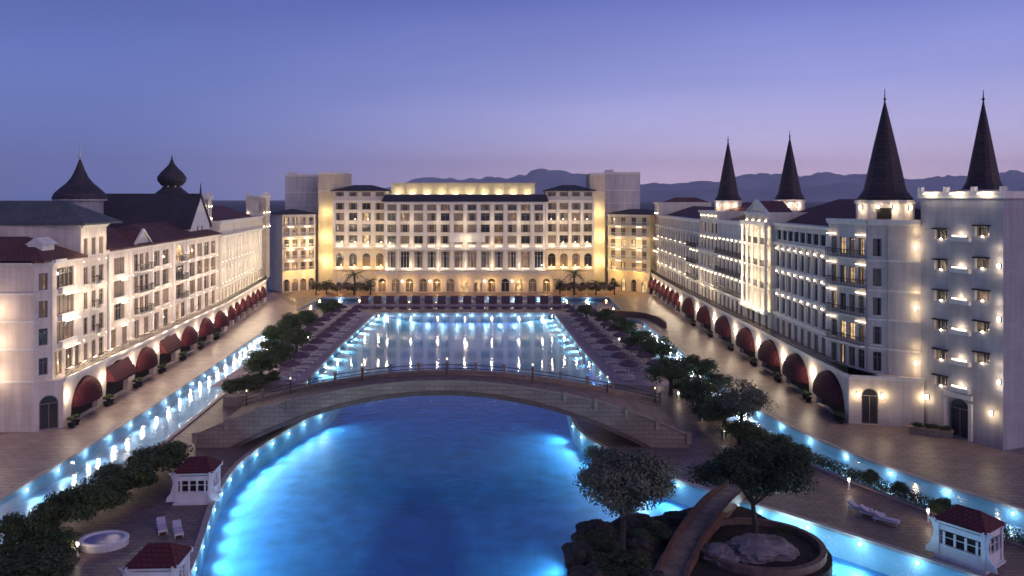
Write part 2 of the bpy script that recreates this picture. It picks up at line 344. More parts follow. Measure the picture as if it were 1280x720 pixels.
CROSS = [(-50, 186.5), (25.5, 186.5), (25.5, 210), (-50, 210)]
DECK = [(-160, 20), (160, 20), (160, 300), (-160, 300)]
sheet('ground', [[(-9400, -900), (9400, -900), (9400, 10900), (-9400, 10900)], DECK], -.05, material('ground', (.035, .042, .045), .9, .35, .004))
sheet('paving', [DECK, MAIN, CAN_L, CAN_R, CROSS], 0, PAVE, 2.1, POOLW)
def bb(lp, g=1.0): xs = [p[0] for p in lp]; ys = [p[1] for p in lp]; return [(min(xs)-g, min(ys)-g), (max(xs)+g, min(ys)-g), (max(xs)+g, max(ys)+g), (min(xs)-g, max(ys)+g)]
Ylow = 104.0
UPF = material('upper_pool_floor', (.16, .36, .82), .5, .12, .5)
LOW = L_edge + [(-22.5, Ylow), (7.0, Ylow)] + R_edge
UP = [(-22.5, Ylow), (-22.5, 106)] + pool_up + [(7.0, 106), (7.0, Ylow)]
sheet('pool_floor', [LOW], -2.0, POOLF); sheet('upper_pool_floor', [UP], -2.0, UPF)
sheet('canal_floor', [CAN_L], -1.4, CANALF); sheet('canal_floor', [CAN_R], -1.4, CANALF); sheet('cross_canal_floor', [CROSS], -1.0, CANALF)
sheet('pool_water', [LOW], WZ, WATER)
sheet('upper_pool_water', [UP], WZ, WATER_UP)
sheet('canal_water', [CAN_L], WZ, WATER_C); sheet('canal_water', [CAN_R], WZ, WATER_C); sheet('cross_canal_water', [CROSS], WZ, WATER_C)
# shallow steps down both sides of the upper pool
for sx, x0, x1 in ((1, -30.2, -29.0), (-1, 11.6, 14.0)):
    mb = MB()
    xa, xb = x0 + sx*.05, x0 + sx*10; mb.hexa([(min(xa, xb), 112.5, -2.02), (max(xa, xb), 112.5, -2.02), (max(xa, xb), 180, -2.02), (min(xa, xb), 180, -2.02)] + [(q[0], q[1], -.6 if abs(q[0]-xa) < .1 else -1.97) for q in ((min(xa, xb), 112.5), (max(xa, xb), 112.5), (max(xa, xb), 180), (min(xa, xb), 180))])
    o = mb.build('pool_shelf', material('pool_step_tiles', (.26, .56, .76), .5, .08, 1)); o['kind'] = 'structure'
# coping round every basin
def coping(name, loop, w=.45, h=.14, mat=KERB, closed=True):
    n = len(loop); mb = MB(); P = [Vector((x, y)) for x, y in loop]
    area = sum(P[i].x*P[(i+1) % n].y - P[(i+1) % n].x*P[i].y for i in range(n)); sg = 1 if area > 0 else -1
    ins, outs = [], []
    for i in range(n):
        a, b, c = P[i-1], P[i], P[(i+1) % n]
        d1 = (b-a).normalized(); d2 = (c-b).normalized(); t = (d1+d2)
        t = t.normalized() if t.length > .01 else d1
        nn = Vector((t.y, -t.x))*sg; outs.append(b + nn*w); ins.append(b - nn*.03)
    rows = [[(p.x, p.y, -.1) for p in ins], [(p.x, p.y, h) for p in ins], [(p.x, p.y, h) for p in outs], [(p.x, p.y, .001) for p in outs]]
    mb.grid(rows, 0, True); o = mb.build(name, mat); o['kind'] = 'structure'; return o
coping('pool_coping', MAIN); coping('canal_coping', CAN_L); coping('canal_coping', CAN_R); coping('cross_canal_coping', CROSS)
# paler promenades along the wings and the beaches beside the upper pool
sheet('promenade', [[(-56, 22), (-44.6, 22), (-44.6, 69), (-45.4, 100), (-47.2, 130), (-49.0, 160), (-49, 184), (-66, 222), (-66, 180), (-57, 120), (-56, 90)]], .004, PAVE_P)
sheet('promenade', [[(27.9, 172), (29.3, 125), (30.2, 104), (32.4, 90), (36.6, 78), (43.2, 66.6), (55, 50), (90, 50), (90, 84), (48, 90), (40, 97), (40, 222), (30, 222)]], .004, brick_material('dusky_paving', (.26, .19, .175), (.19, .14, .13), (.09, .065, .06), 1.5, .75, (0, 0, .12), rough=.42, bump=.35, msize=.05))
sheet('beach', [[(-41.6, 110), (-29.6, 112.2), (-31, 140), (-31.3, 181.8), (-43.5, 184), (-41.8, 150)]], .004, BEACH)
sheet('beach', [[(22.2, 110), (21.6, 150), (20.8, 184), (9.9, 181.8), (12.3, 140), (14.6, 112.2)]], .004, BEACH)
sheet('terrace', [[(-60, 210.6), (36, 210.6), (36, 224), (-60, 224)]], .009, material('warm_terrace', (.30, .20, .14), .6, .15, .8, .2, 6))

# ------------------------------------------------------------------ mountains beyond the plain
def mountains(name, Y0, depth, x0, x1, prof, mat, seed):
    nx, ny = 420, 18; rows = []
    for j in range(ny):
        t = j/(ny-1); row = []
        for i in range(nx):
            x = x0 + (x1-x0)*i/(nx-1); px = 640 + x/(Y0+depth*.5)*1000
            h = 0
            for k in range(len(prof)-1):
                if prof[k][0] <= px <= prof[k+1][0]:
                    f = (px-prof[k][0])/(prof[k+1][0]-prof[k][0]); h = prof[k][1]*(1-f) + prof[k+1][1]*f
            n1 = noise.fractal(Vector((x/420+seed, t*3.4, seed)), .85, 2.1, 7)
            e = math.sin(PI*min(1, t))**.8
            z = (h*(Y0+depth*.5)/1000)*e*(1 + .34*n1) + 26*e*(h > 1) - 3
            row.append((x, Y0 + depth*t, z))
        rows.append(row)
    mb = MB(); mb.grid(rows); o = mb.build(name, mat, smooth=True); o['kind'] = 'structure'; return o
MTN = material('mountain_slopes', (.24, .25, .30), .95, .3, .002)  # base colour kept pale and bluish to carry part of the distance haze
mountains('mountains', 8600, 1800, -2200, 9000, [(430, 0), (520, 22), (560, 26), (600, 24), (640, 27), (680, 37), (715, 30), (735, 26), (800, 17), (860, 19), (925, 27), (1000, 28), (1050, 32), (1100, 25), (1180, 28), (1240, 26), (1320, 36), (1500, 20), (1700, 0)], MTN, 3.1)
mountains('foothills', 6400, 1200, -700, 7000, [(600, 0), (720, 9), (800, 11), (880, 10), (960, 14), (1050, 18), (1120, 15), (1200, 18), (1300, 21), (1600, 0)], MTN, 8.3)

# ------------------------------------------------------------------ building kit
WINCACHE = {}
def win_mesh(w, h, arch, pm, fm, mull, trans=True, sill=False, cur=0):
    key = (cur, round(w, 2), round(h, 2), arch, pm.name, fm.name, mull, trans, sill)
    if key in WINCACHE: return WINCACHE[key]
    mb = MB(); t = min(.11, w*.09); vs = h - w/2 if arch else h
    if arch:
        pts = [(-w/2, 0, 0), (w/2, 0, 0)] + [(w/2*math.cos(PI*k/10), 0, vs + w/2*math.sin(PI*k/10)) for k in range(11)]
        mb.poly([(x, .04, z) for x, y, z in pts], 1)
        mb.box((-w/2+t/2, 0, vs/2), (t, .12, vs)); mb.box((w/2-t/2, 0, vs/2), (t, .12, vs))
        for k in range(10):
            a0, a1 = PI*k/10, PI*(k+1)/10; r0, r1 = w/2, w/2-t
            q = [(r*math.cos(a), y, vs + r*math.sin(a)) for y in (-.06, .06) for r, a in ((r0, a0), (r0, a1), (r1, a1), (r1, a0))]
            mb.hexa(q)
        mb.box((0, 0, vs), (w-2*t, .08, t*.8))
    else:
        mb.poly([(-w/2, .04, 0), (w/2, .04, 0), (w/2, .04, h), (-w/2, .04, h)], 1)
        mb.box((-w/2+t/2, 0, h/2), (t, .12, h)); mb.box((w/2-t/2, 0, h/2), (t, .12, h))
        mb.box((0, 0, h-t/2), (w-2*t, .12, t))
        if trans and h > 1.2: mb.box((0, 0, h*.72), (w-2*t, .07, t*.6))
    mb.box((0, 0, t/2), (w-2*t, .12, t))
    for k in range(1, mull+1): mb.box((-w/2 + w*k/(mull+1), -.003, vs/2), (t*.7, .09, vs-2*t if not arch else vs))
    if cur and w > .8:
        for sg, cw in (((-1, .24), (1, .24)), ((-1, .42), (1, .16)), ((-1, .14), (1, .5)), ((-1, .5), (1, .47)))[cur-1]:
            x0 = sg*(w/2-t); x1 = x0 - sg*(w-2*t)*cw; n = 5
            for k in range(n):
                a, b_ = x0+(x1-x0)*k/n, x0+(x1-x0)*(k+1)/n; y0, y1 = (.034, .022) if k % 2 else (.022, .034)
                mb.poly([(a, y0, t), (b_, y1, t), (b_, y1, vs-t), (a, y0, vs-t)], 3)
    if sill: mb.box((0, -.255, -.06), (w+.26, .18, .11), m=2)
    me = mb.mesh('window', [fm, pm, TRIM, CURT]); WINCACHE[key] = me; return me
def lamp_mesh(kind):
    if kind in WINCACHE: return WINCACHE[kind]
    mb = MB()
    if kind == 'strip': mb.box((0, -.12, 0), (1.7, .07, .07)); mats = [STRIP]
    elif kind == 'dot':
        mb.box((0, -.14, 0), (.13, .1, .1)); mb.box((0, -.045, .0), (.08, .088, .06), m=1); mats = [LAMP, IRON]
    elif kind == 'pin':
        mb.box((0, -.12, 0), (.09, .08, .07)); mb.box((0, -.04, .0), (.06, .078, .05), m=1); mats = [PINL, IRON]
    elif kind == 'shield':
        mb.lathe([(.05, -.26), (.12, -.18), (.14, 0), (.12, .18), (.05, .26)], 10, (0, -.22, 0)); mb.box((0, -.06, 0), (.3, .1, .5), m=1); mats = [BULB, IRON]
    me = mb.mesh('wall_lamp', mats); WINCACHE[kind] = me; return me
class Pieces:
    def __init__(s): s.v = []
    def hexa(s, p, m=0): s.v.append([Vector(q) for q in p])
class Bld:
    def __init__(s, name, label, cat, loc, wallmat=STUCCO, group=None):
        s.r = thing(name, label, cat, loc, 0, group); s.w = MB(); s.t = Pieces(); s.wm = wallmat; s.k = 0
    def facade(s, F, z0, z1, ops=(), u0=0, u1=None, rev=.28, o=0.0, m=0):
        u1 = F.L if u1 is None else u1; us = {u0, u1}; zs = {z0, z1}
        for a, b, c, d, ar in ops: us |= {a, b}; zs |= {c, d}
        us = sorted(us); zs = sorted(zs)
        for j in range(len(zs)-1):
            run = None
            for i in range(len(us)-1):
                cu, cz = (us[i]+us[i+1])/2, (zs[j]+zs[j+1])/2
                solid = not any(a < cu < b and c < cz < d for a, b, c, d, ar in ops)
                if solid and run is None: run = us[i]
                if run is not None and (not solid or i == len(us)-2):
                    e = us[i+1] if solid else us[i]
                    s.w.poly([F.pt(run, o, zs[j]), F.pt(e, o, zs[j]), F.pt(e, o, zs[j+1]), F.pt(run, o, zs[j+1])], m); run = None
        for a, b, c, d, ar in ops:
            if ar:
                r = (b-a)/2; vs = d-r; n = 12; cu = (a+b)/2
                arc = [(cu - r*math.cos(PI*k/n), vs + r*math.sin(PI*k/n)) for k in range(n+1)]
                for k in range(n):
                    (p, q), (x, y) = arc[k], arc[k+1]
                    s.w.poly([F.pt(p, o, q), F.pt(x, o, y), F.pt(x, o, d), F.pt(p, o, d)], m)
                    s.w.poly([F.pt(p, o, q), F.pt(x, o, y), F.pt(x, o-rev, y), F.pt(p, o-rev, q)], m)
                top = vs
            else:
                s.w.poly([F.pt(a, o, d), F.pt(b, o, d), F.pt(b, o-rev, d), F.pt(a, o-rev, d)], m); top = d
            s.w.poly([F.pt(a, o, c), F.pt(a, o, top), F.pt(a, o-rev, top), F.pt(a, o-rev, c)], m)
            s.w.poly([F.pt(b, o, c), F.pt(b, o, top), F.pt(b, o-rev, top), F.pt(b, o-rev, c)], m)
            s.w.poly([F.pt(a, o, c), F.pt(b, o, c), F.pt(b, o-rev, c), F.pt(a, o-rev, c)], m)
    def window(s, F, op, lit=0, fm=FRAME, mull=1, rev=.28, o=0.0, name='window', trans=True, sill=False):
        a, b, c, d, ar = op
        me = win_mesh(b-a, d-c, ar, PANES[lit], fm, mull, trans, sill, 0 if name == 'door' or name == 'gate' else RND.choice((0, 0, 1, 1, 2, 3, 4)))
        return inst(name, me, s.r, F.pt((a+b)/2, o-rev+.1, c), F.ang)
    def lamp(s, F, u, z, kind='dot', o=0.0):
        return inst('wall_lamp', lamp_mesh(kind), s.r, F.pt(u, o, z), F.ang)
    def wash(s, F, us, zs, power, col=SOFT, o=1.5):
        for u in us:
            for z in zs: light('POINT', F.pt(u, o, z), power, col, .15)
    def pipe(s, F, u, z0, z1, o=.09):
        mb = MB(); mb.tube([F.pt(u, o, z0), F.pt(u, o, z1)], .055, 6)
        for z in (z0+.6, (z0+z1)/2, z1-.5): F.box(mb, u-.09, u+.09, -.02, o+.02, z-.04, z+.04)
        mb.build('drainpipe', GREYW, s.r)
    def body(s, F, depth, z1, z0=0.0, u0=0, u1=None, o=0.0, top=True):   # back and sides of the block behind facade F
        u1 = F.L if u1 is None else u1
        a, b, c, d = (F.pt(u0, o, 0), F.pt(u1, o, 0), F.pt(u1, -depth, 0), F.pt(u0, -depth, 0))
        for p, q in ((b, c), (c, d), (d, a)):
            s.w.poly([(p.x, p.y, z0), (q.x, q.y, z0), (q.x, q.y, z1), (p.x, p.y, z1)])
        if top: s.w.poly([(p.x, p.y, z1-.03) for p in (a, b, c, d)])
    def cornice(s, F, z, h=.4, d=.35, u0=0, u1=None, o=0.0):
        u1 = F.L if u1 is None else u1; F.box(s.t, u0, u1, o-.02, o+d, z, z+h); F.box(s.t, u0, u1, o-.02, o+d*.55, z-h*.6, z-.002)
    def sill(s, F, u0, u1, z, d=.25, h=.14, o=0.0): F.box(s.t, u0, u1, o-.02, o+d, z-h, z)
    def ops(s, F, cols, rows, lit=(.2, .06), fm=FRAME, mull=1, o=0.0, sills=True, rng=RND):
        out = []
        for v, h, ar in rows:
            for u, w in cols:
                op = (u-w/2, u+w/2, v, v+h, ar); out.append(op)
                x = rng.random(); s.window(F, op, 2 if x < lit[1] else 1 if x < lit[0]+lit[1] else 0, fm, mull if w > .8 else 0, o=o, sill=sills)
        return out
    def railing(s, F, u0, u1, z, o, h=1.0, name='railing', step=.22, mat=None, ends=0.0):
        mb = MB(); F.box(mb, u0, u1, o-.05, o+.05, z+h-.08, z+h); F.box(mb, u0, u1, o-.03, o+.03, z+.06, z+.12)
        n = max(2, int((u1-u0)/step))
        for k in range(n+1):
            u = u0 + (u1-u0)*k/n; F.box(mb, u-.02, u+.02, o-.02, o+.02, z, z+h-.08)
        if ends:
            for u in (u0, u1): F.box(mb, u-.03, u+.03, o-ends, o-.05, z+h-.08, z+h); F.box(mb, u-.03, u+.03, o-ends, o-.05, z+h*.5, z+h*.5+.05)
        return mb.build(name, mat or IRON, s.r)
    def balcony(s, F, u0, u1, z, d=1.1, o=0.0, mat=None):
        mb = MB(); F.box(mb, u0, u1, o-.02, o+d, z-.18, z); b = mb.build('balcony', TRIM, s.r)
        mb = MB(); oo = o+d-.06
        F.box(mb, u0, u1, oo-.04, oo+.04, z+.9, z+.98); n = max(3, int((u1-u0)/.25))
        for k in range(n+1): u = u0+.03 + (u1-u0-.06)*k/n; F.box(mb, u-.02, u+.02, oo-.02, oo+.02, z, z+.9)
        for u in (u0+.04, u1-.04): F.box(mb, u-.03, u+.03, o, oo-.05, z+.9, z+.98); F.box(mb, u-.02, u+.02, o+d*.5-.02, o+d*.5+.02, z, z+.9)
        r = mb.build('railing', mat or IRON, s.r); r.parent = b; return b
    def hip(s, F, u0, u1, o0, o1, z, h, mat=RED_TILE, over=.6, name='roof'):
        u0 -= over; u1 += over; o0 -= over; o1 += over; mb = MB(); W, D = u1-u0, o1-o0
        if W >= D: r = [(u0+D/2, (o0+o1)/2), (u1-D/2, (o0+o1)/2)]
        else: r = [((u0+u1)/2, o0+W/2), ((u0+u1)/2, o1-W/2)]
        A, B, Cc, Dd = F.pt(u0, o1, z), F.pt(u1, o1, z), F.pt(u1, o0, z), F.pt(u0, o0, z)
        P, Q = F.pt(r[0][0], r[0][1], z+h), F.pt(r[1][0], r[1][1], z+h)
        if W >= D: fs = [(A, B, Q, P), (B, Cc, Q), (Cc, Dd, P, Q), (Dd, A, P)]
        else: fs = [(Dd, Cc, P), (Cc, B, Q, P), (B, A, Q), (A, Dd, P, Q)]
        for f in fs: mb.poly(f)
        mb.poly([A, B, Cc, Dd]); 
        n = F.pt; lo = z-.22
        for p, q in ((A, B), (B, Cc), (Cc, Dd), (Dd, A)): mb.poly([p, q, (q.x, q.y, lo), (p.x, p.y, lo)])
        mb.poly([(p.x, p.y, lo) for p in (A, B, Cc, Dd)])
        return mb.build(name, mat, s.r)
    def gable(s, F, u0, u1, o, z, h, depth, mat=RED_TILE):       # small pediment with its roof behind
        mb = MB(); uc = (u0+u1)/2
        mb.poly([F.pt(u0, o, z), F.pt(u1, o, z), F.pt(uc, o, z+h)], 0)
        for a in (u0, u1): mb.poly([F.pt(a, o, z), F.pt(uc, o, z+h), F.pt(uc, o-depth, z+h), F.pt(a, o-depth, z)], 1)
        t = .22
        for a in (u0, u1):
            sg = 1 if a == u0 else -1
            mb.hexa([F.pt(a-sg*.35, o+.25, z-.05), F.pt(a-sg*.35, o-.1, z-.05), F.pt(uc, o-.1, z+h), F.pt(uc, o+.25, z+h), F.pt(a-sg*.35, o+.25, z+t-.05), F.pt(a-sg*.35, o-.1, z+t-.05), F.pt(uc, o-.1, z+h+t), F.pt(uc, o+.25, z+h+t)], 2)
        return mb.build('gable', [s.wm, mat, TRIM], s.r)
    def done(s):
        s.w.build('wall', s.wm, s.r)
        for p in s.t.v:
            h = p[4].z - p[0].z; w = max((p[1]-p[0]).length, (p[3]-p[0]).length); mb = MB(); mb.hexa(p)
            mb.build('pilaster' if h > 2*w else 'cornice' if w > 3 else 'ledge', TRIM, s.r)
def dome_awning(F, u, r, z0, h, d, parent, name='awning'):
    mb = MB(); nt, ns = 28, 6; rows = []
    for j in range(ns+1):
        ph = PI/2*j/ns
        rows.append([F.pt(u + r*math.cos(PI*i/nt)*(1 - .035*(i % 2)), .04 + d*math.sin(PI*i/nt)*math.sin(ph), z0 + h*math.sin(PI*i/nt)*math.cos(ph)) for i in range(nt+1)])
    mb.grid(rows); hem = [F.pt(u + r*math.cos(PI*i/nt), .04 + d*math.sin(PI*i/nt), z0) for i in range(nt+1)]
    mb.grid([hem, [(p.x, p.y, p.z - .28 - .07*(i % 2)) for i, p in enumerate(hem)]])
    return mb.build(name, AWN, parent)
def flat_awning(F, u, w, z1, z0, d, parent):
    mb = MB(); n = 10
    rows = [[F.pt(u - w/2 + w*i/n, .04 + d*t, z1 + (z0-z1)*t + .08*math.sin(PI*t)) for i in range(n+1)] for t in (0, .35, .7, 1)]
    rows.append([(p.x, p.y, p.z - .3 - .06*(i % 2)) for i, p in enumerate(rows[-1])]); mb.grid(rows)
    for a in (-w/2, w/2): mb.poly([F.pt(u+a, .04, z1), F.pt(u+a, .04+d, z0), F.pt(u+a, .04, z0)])
    return mb.build('awning', AWN, parent)
def arcade(label, segs, wallmat, flat=()):
    """segs: (P0, P1, [arch centres], arch width, z of arch top)"""
    b = Bld('arcade', label, 'arcade', (*segs[0][0], 0), wallmat); n = 0
    for P0, P1, cs, w, top in segs:
        F = Frame(P0, P1); ops = []
        for u in cs:
            op = (u-w/2, u+w/2, .05, top, True); ops.append(op)
        b.facade(F, 0, 5.5, ops, rev=.7)
        b.w.poly([F.pt(0, 0, 5.5), F.pt(F.L, 0, 5.5), F.pt(F.L, -3.4, 5.5), F.pt(0, -3.4, 5.5)])
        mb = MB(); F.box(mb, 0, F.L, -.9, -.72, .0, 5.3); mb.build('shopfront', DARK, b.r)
        b.cornice(F, 5.38, .3, .28)
        b.railing(F, .2, F.L-.2, 5.68, .1, .95, step=.3)
        for u in cs:
            r = w/2*.97
            if n in flat: flat_awning(F, u, w*.96, top-.25, 2.6, 1.2, b.r)
            else: dome_awning(F, u, r*.955, 2.15, top-2.25, min(1.5, w*.2), b.r)
            n += 1
        mids = [cs[0]-(cs[1]-cs[0])/2] + [(cs[i]+cs[i+1])/2 for i in range(len(cs)-1)] + [cs[-1]+(cs[-1]-cs[-2])/2]
        for u in mids:
            if .3 < u < F.L-.3: b.lamp(F, u, 3.3, 'dot', .03); light('POINT', F.pt(u, .6, 3.5), 62 if F.u.y > 0 else 85, SOFT, .12)
    b.done(); return b

# ------------------------------------------------------------------ left wing
LK = 1.8
A1 = Frame((-50.8, 90.6), (-56.0, 157)); A2 = Frame((-56.0, 157), (-62.0, 202))
arcade('long white ground floor arcade with burgundy awnings along the left canal promenade',
       [((-50.8, 90.6), (-56.0, 157), [5.4, 14.8, 24.2, 33.6, 43.0, 52.4, 61.4], 7.2, 4.75),
        ((-56.0, 157), (-62.0, 202), [3.2, 9.2, 15.2, 21.2, 27.2, 33.2, 39.2], 4.7, 4.6)], STUCCO, flat=(1, 3))
def back(F, d): return Frame((F.pt(0, -d, 0).x, F.pt(0, -d, 0).y), (F.pt(F.L, -d, 0).x, F.pt(F.L, -d, 0).y))
U1 = back(A1, 1.2); U2 = back(A2, 1.2)

# corner pavilion
b = Bld('corner_pavilion', 'cream corner pavilion with low red hipped roof nearest on the left', 'building', (-60, 94, 0))
FF = Frame((-78, 89), (-53.2, 89)); CH = Frame((-53.2, 89), (U1.pt(0, 0, 0).x, U1.pt(0, 0, 0).y)); CG = Frame((-53.2, 89), (-50.8, 90.6))
op = (CG.L/2-.95, CG.L/2+.95, .05, 3.9, True); b.facade(CG, 0, 5.5, [op]); b.window(CG, op, 0, mull=1, name='door')
b.w.poly([(-53.2, 89, 5.5), (-50.8, 90.6, 5.5), U1.pt(0, 0, 5.5)])
b.facade(FF, 0, 18.9)
for z in (5.5, 9.1, 12.2, 15.3): b.cornice(FF, z, .16, .1)
o = b.ops(CH, [(CH.L/2, .95)], [(6.2, 1.9, False), (9.5, 1.9, False), (12.6, 1.9, False), (15.7, 1.9, False)], (.2, 0)); b.facade(CH, 5.5, 18.9, o)
o = b.ops(U1, [(1.4, 1.7), (4.0, 1.7), (6.1, 1.2)], [(5.75, 2.75, False)], (.3, .1), sills=False)
o += b.ops(U1, [(3.1, 4.2)], [(9.3, 2.45, False), (12.4, 2.45, False)], (.25, .0), mull=3, sills=False)
o += b.ops(U1, [(3.1, 4.2)], [(15.5, 2.5, False)], (.25, .0), mull=3, sills=False)
b.facade(U1, 5.5, 18.9, o, 0, 7.0)
for z in (9.55, 12.65, 15.75):
    U1.box(b.t, 1.4, 5.2, -.02, .45, z-.75, z); b.lamp(U1, 2.4, z-.82, 'strip', .6); b.lamp(U1, 4.3, z-.82, 'strip', .6); b.wash(U1, (2.4, 4.3), (z-.75,), 3.5, SOFT, 1.0)
b.body(U1, 26, 18.9, 5.5, 0, 7.0, top=False)
for F_, q in ((FF, FF.L), (CH, CH.L), (U1, 7.0)): b.cornice(F_, 18.7, .35, .4, 0, q)
RF = Frame((-80, 89), (-52, 89)); b.hip(RF, 0, 27.6, -8.2, -.2, 19.06, 2.5)
mb = MB(); x, y = -54.4, 91.4      # little white dormer
mb.box((x, y+1.0, 20.2), (1.7, 2.4, 1.1)); mb.poly([(x-1.15, y-.25, 20.7), (x+1.15, y-.25, 20.7), (x, y-.25, 21.5)]); mb.poly([(x-1.15, y-.25, 20.7), (x, y-.25, 21.5), (x, y+2.6, 21.5), (x-1.15, y+2.6, 20.7)]); mb.poly([(x+1.15, y-.25, 20.7), (x, y-.25, 21.5), (x, y+2.6, 21.5), (x+1.15, y+2.6, 20.7)])
mb.build('dormer', TRIM, b.r); b.wash(U1, (2, 5.5), (6.4, 12.5, 17), 60); b.wash(FF, (10, 16, 21), (6.3, 10, 13.5), 75, (1, .76, .54)); b.done()

# taller block behind the pavilion
b = Bld('stair_block', 'taller cream block with grey-green slate roof rising behind the corner pavilion', 'building', (-62, 101, 0))
o = b.ops(U1, [(8.4, 1.25), (10.6, 1.25), (12.8, 1.4)], [(5.75, 2.4, False), (9.2, 2.1, False), (12.3, 2.1, False), (15.4, 2.1, False), (18.9, 2.2, False)], (.4, .15), mull=1)
b.facade(U1, 5.5, 22.9, o, 7.0, 14.3)
for z in (9.2, 12.3, 15.4): b.balcony(U1, 9.9, 11.3, z-.12, .7)
FB = Frame((-90, U1.pt(7.0, 0, 0).y), (U1.pt(7.0, 0, 0).x, U1.pt(7.0, 0, 0).y)); o = b.ops(FB, [(FB.L-4.6, 1.3)], [(20.1, 1.6, False)], (0, 0)); b.facade(FB, 18.6, 22.9, o)
b.body(U1, 38, 22.9, 5.5, 7.0, 14.3, top=False)
b.cornice(U1, 22.6, .35, .45, 7.0, 14.3); b.cornice(FB, 22.6, .35, .4)
b.hip(FB, 0, FB.L, -8.0, 0, 22.98, 2.7, GREY_TILE, .8)
b.wash(U1, (8.3, 12.9), (6.5, 14, 20.5), 75)
for u in (7.6, 11.8, 14.0):
    for z in (8.6, 14.9, 18.2): b.lamp(U1, u, z, 'pin')
b.done()

# long residence range with red roofs
b = Bld('residence_range', 'pink stucco range with gabled bay and dark red tiled roof along the left promenade', 'building', (-62, 130, 0))
rows = [(9.3, 2.45, False), (12.4, 2.45, False), (15.5, 2.45, False)]
o = b.ops(U1, [(18.4, 3.6)], rows[:2] + [(15.5, 2.45, False)], (.5, .1), mull=3, sills=False)
o += b.ops(U1, [(24.4, 1.6), (26.4, 1.6), (28.4, 1.6)], [(9.3, 2.4, False), (12.4, 2.4, False), (15.5, 2.5, False)], (.3, .2), mull=1)
o += b.ops(U1, [(32.4, 3.0), (36.4, 3.0)], rows, (.25, .06), mull=1)
o += b.ops(U1, [(43.0, 4.0)], rows[:2] + [(15.4, 3.0, True)], (.35, .1), mull=2)
o += b.ops(U1, [(49.4, 3.1), (53.6, 3.1), (57.8, 3.1), (62.0, 3.1)], rows, (.25, .07), mull=1)
o += b.ops(U1, [(16.6, 1.8), (20.2, 1.8), (24.6, 1.8), (28.2, 1.8), (32.4, 2.2), (36.4, 2.2), (41.6, 2.0), (44.6, 2.0), (49.4, 2.3), (53.6, 2.3), (57.8, 2.3), (62.0, 2.3)], [(5.75, 2.75, False)], (.35, .15), sills=False)
b.facade(U1, 5.5, 19.1, o, 14.3, 65.5)
for z in (9.55, 12.65, 15.75):
    U1.box(b.t, 16.7, 20.1, -.02, .45, z-.75, z); b.lamp(U1, 18.4, z-.82, 'strip', .6); b.wash(U1, (17.6, 19.2), (z-.75,), 3.5, SOFT, 1.0)
    b.balcony(U1, 23.8, 29.0, z-.2, .9); b.balcony(U1, 41.0, 45.0, z-.15, .9)
    for u in (32.4, 36.4, 51.5, 60): U1.box(b.t, u-1.3, u+1.3, -.02, .3, z-.35, z-.12); b.wash(U1, (u,), (z-.6,), 3.5, SOFT, .8)
for u in (15.0, 21.9, 30.4, 40.0, 46.4): U1.box(b.t, u-.25, u+.25, -.02, .22, 5.7, 18.9)
b.body(U1, 18, 19.1, 5.5, 14.3, 65.5, top=False); b.cornice(U1, 18.9, .35, .4, 14.3, 65.5)
b.wash(U1, [16+5.2*k for k in range(10)], (6.4, 11.4, 16.4), 80, (1, .78, .56), 2.0)
b.hip(U1, 14.9, 30.5, -10, 0, 19.26, 2.9); b.hip(U1, 31.6, 65.0, -12, 0, 19.26, 2.6)
for u in (14.55, 30.95, 47.05): b.pipe(U1, u, 5.7, 18.6)
b.gable(U1, 23.4, 29.4, .12, 19.2, 2.2, 4.5)
for u in (16.0, 21.2, 22.9, 29.8, 34.4, 38.4, 47.6, 51.5, 55.7, 60.0, 64.2):
    for z in (8.7, 11.9, 15.0): b.lamp(U1, u, z + .1*(u % 2), 'pin')
b.done()

# great hall roof and its white gable
b = Bld('great_hall', 'hall with large dark pitched roof and white gable end above the left range', 'building', (-68, 149, 0), TRIM)
G = Frame((-57.6, 143), (-58.6, 155)); o = b.ops(G, [(G.L/2-1.3, .9), (G.L/2+1.3, .9)], [(19.2, 1.8, True)], (.2, 0), sills=False)
b.facade(G, 17, 21.0, o); b.w.poly([G.pt(0, 0, 21), G.pt(G.L, 0, 21), G.pt(G.L/2, 0, 26.6)])
b.body(G, 24, 21, 15, top=False); mb = MB()
for s_ in (0, 1):
    e = -.5 if s_ == 0 else G.L+.5
    mb.hexa([G.pt(e, .3, 20.5), G.pt(e, -24, 20.5), G.pt(G.L/2, -24, 26.5), G.pt(G.L/2, .3, 26.5), G.pt(e, .3, 20.8), G.pt(e, -24, 20.8), G.pt(G.L/2, -24, 26.9), G.pt(G.L/2, .3, 26.9)])
mb.build('roof', DARK_TILE, b.r)
mb = MB(); mb.tube([G.pt(G.L/2, .1, 26.6), G.pt(G.L/2, .1, 28.9)], [.22, .03], 8); mb.build('finial', IRON, b.r); b.done()

# far section of the left range and its two small towers
b = Bld('colonnaded_range', 'pale range with tall rows of windows and set-back roof at the far left', 'building', (-66, 172, 0), CREAM)
cols = [(2.0+3.1*k, 1.7) for k in range(15)]
o = b.ops(U2, cols, [(5.75, 2.4, False), (9.0, 2.2, False), (12.2, 2.2, False), (15.4, 2.2, False)], (.35, .15), mull=1, fm=WFRAME)
b.facade(U2, 5.5, 21.4, o, 0, 47.3)
for k in range(15): U2.box(b.t, .3+3.1*k, .75+3.1*k, -.02, .28, 8.6, 18.1)
b.cornice(U2, 18.3, .4, .5, 0, 47.3); b.cornice(U2, 8.5, .25, .3, 0, 47.3); b.cornice(U2, 21.2, .4, .4, 0, 47.3); b.body(U2, 16, 21.4, 5.5, 0, 47.3)
b.wash(U2, [2+5.5*k for k in range(8)], (6.4, 11, 16), 90, SOFT, 2.2)
b.hip(U2, 6, 46, -14, -3.2, 21.6, 2.6)
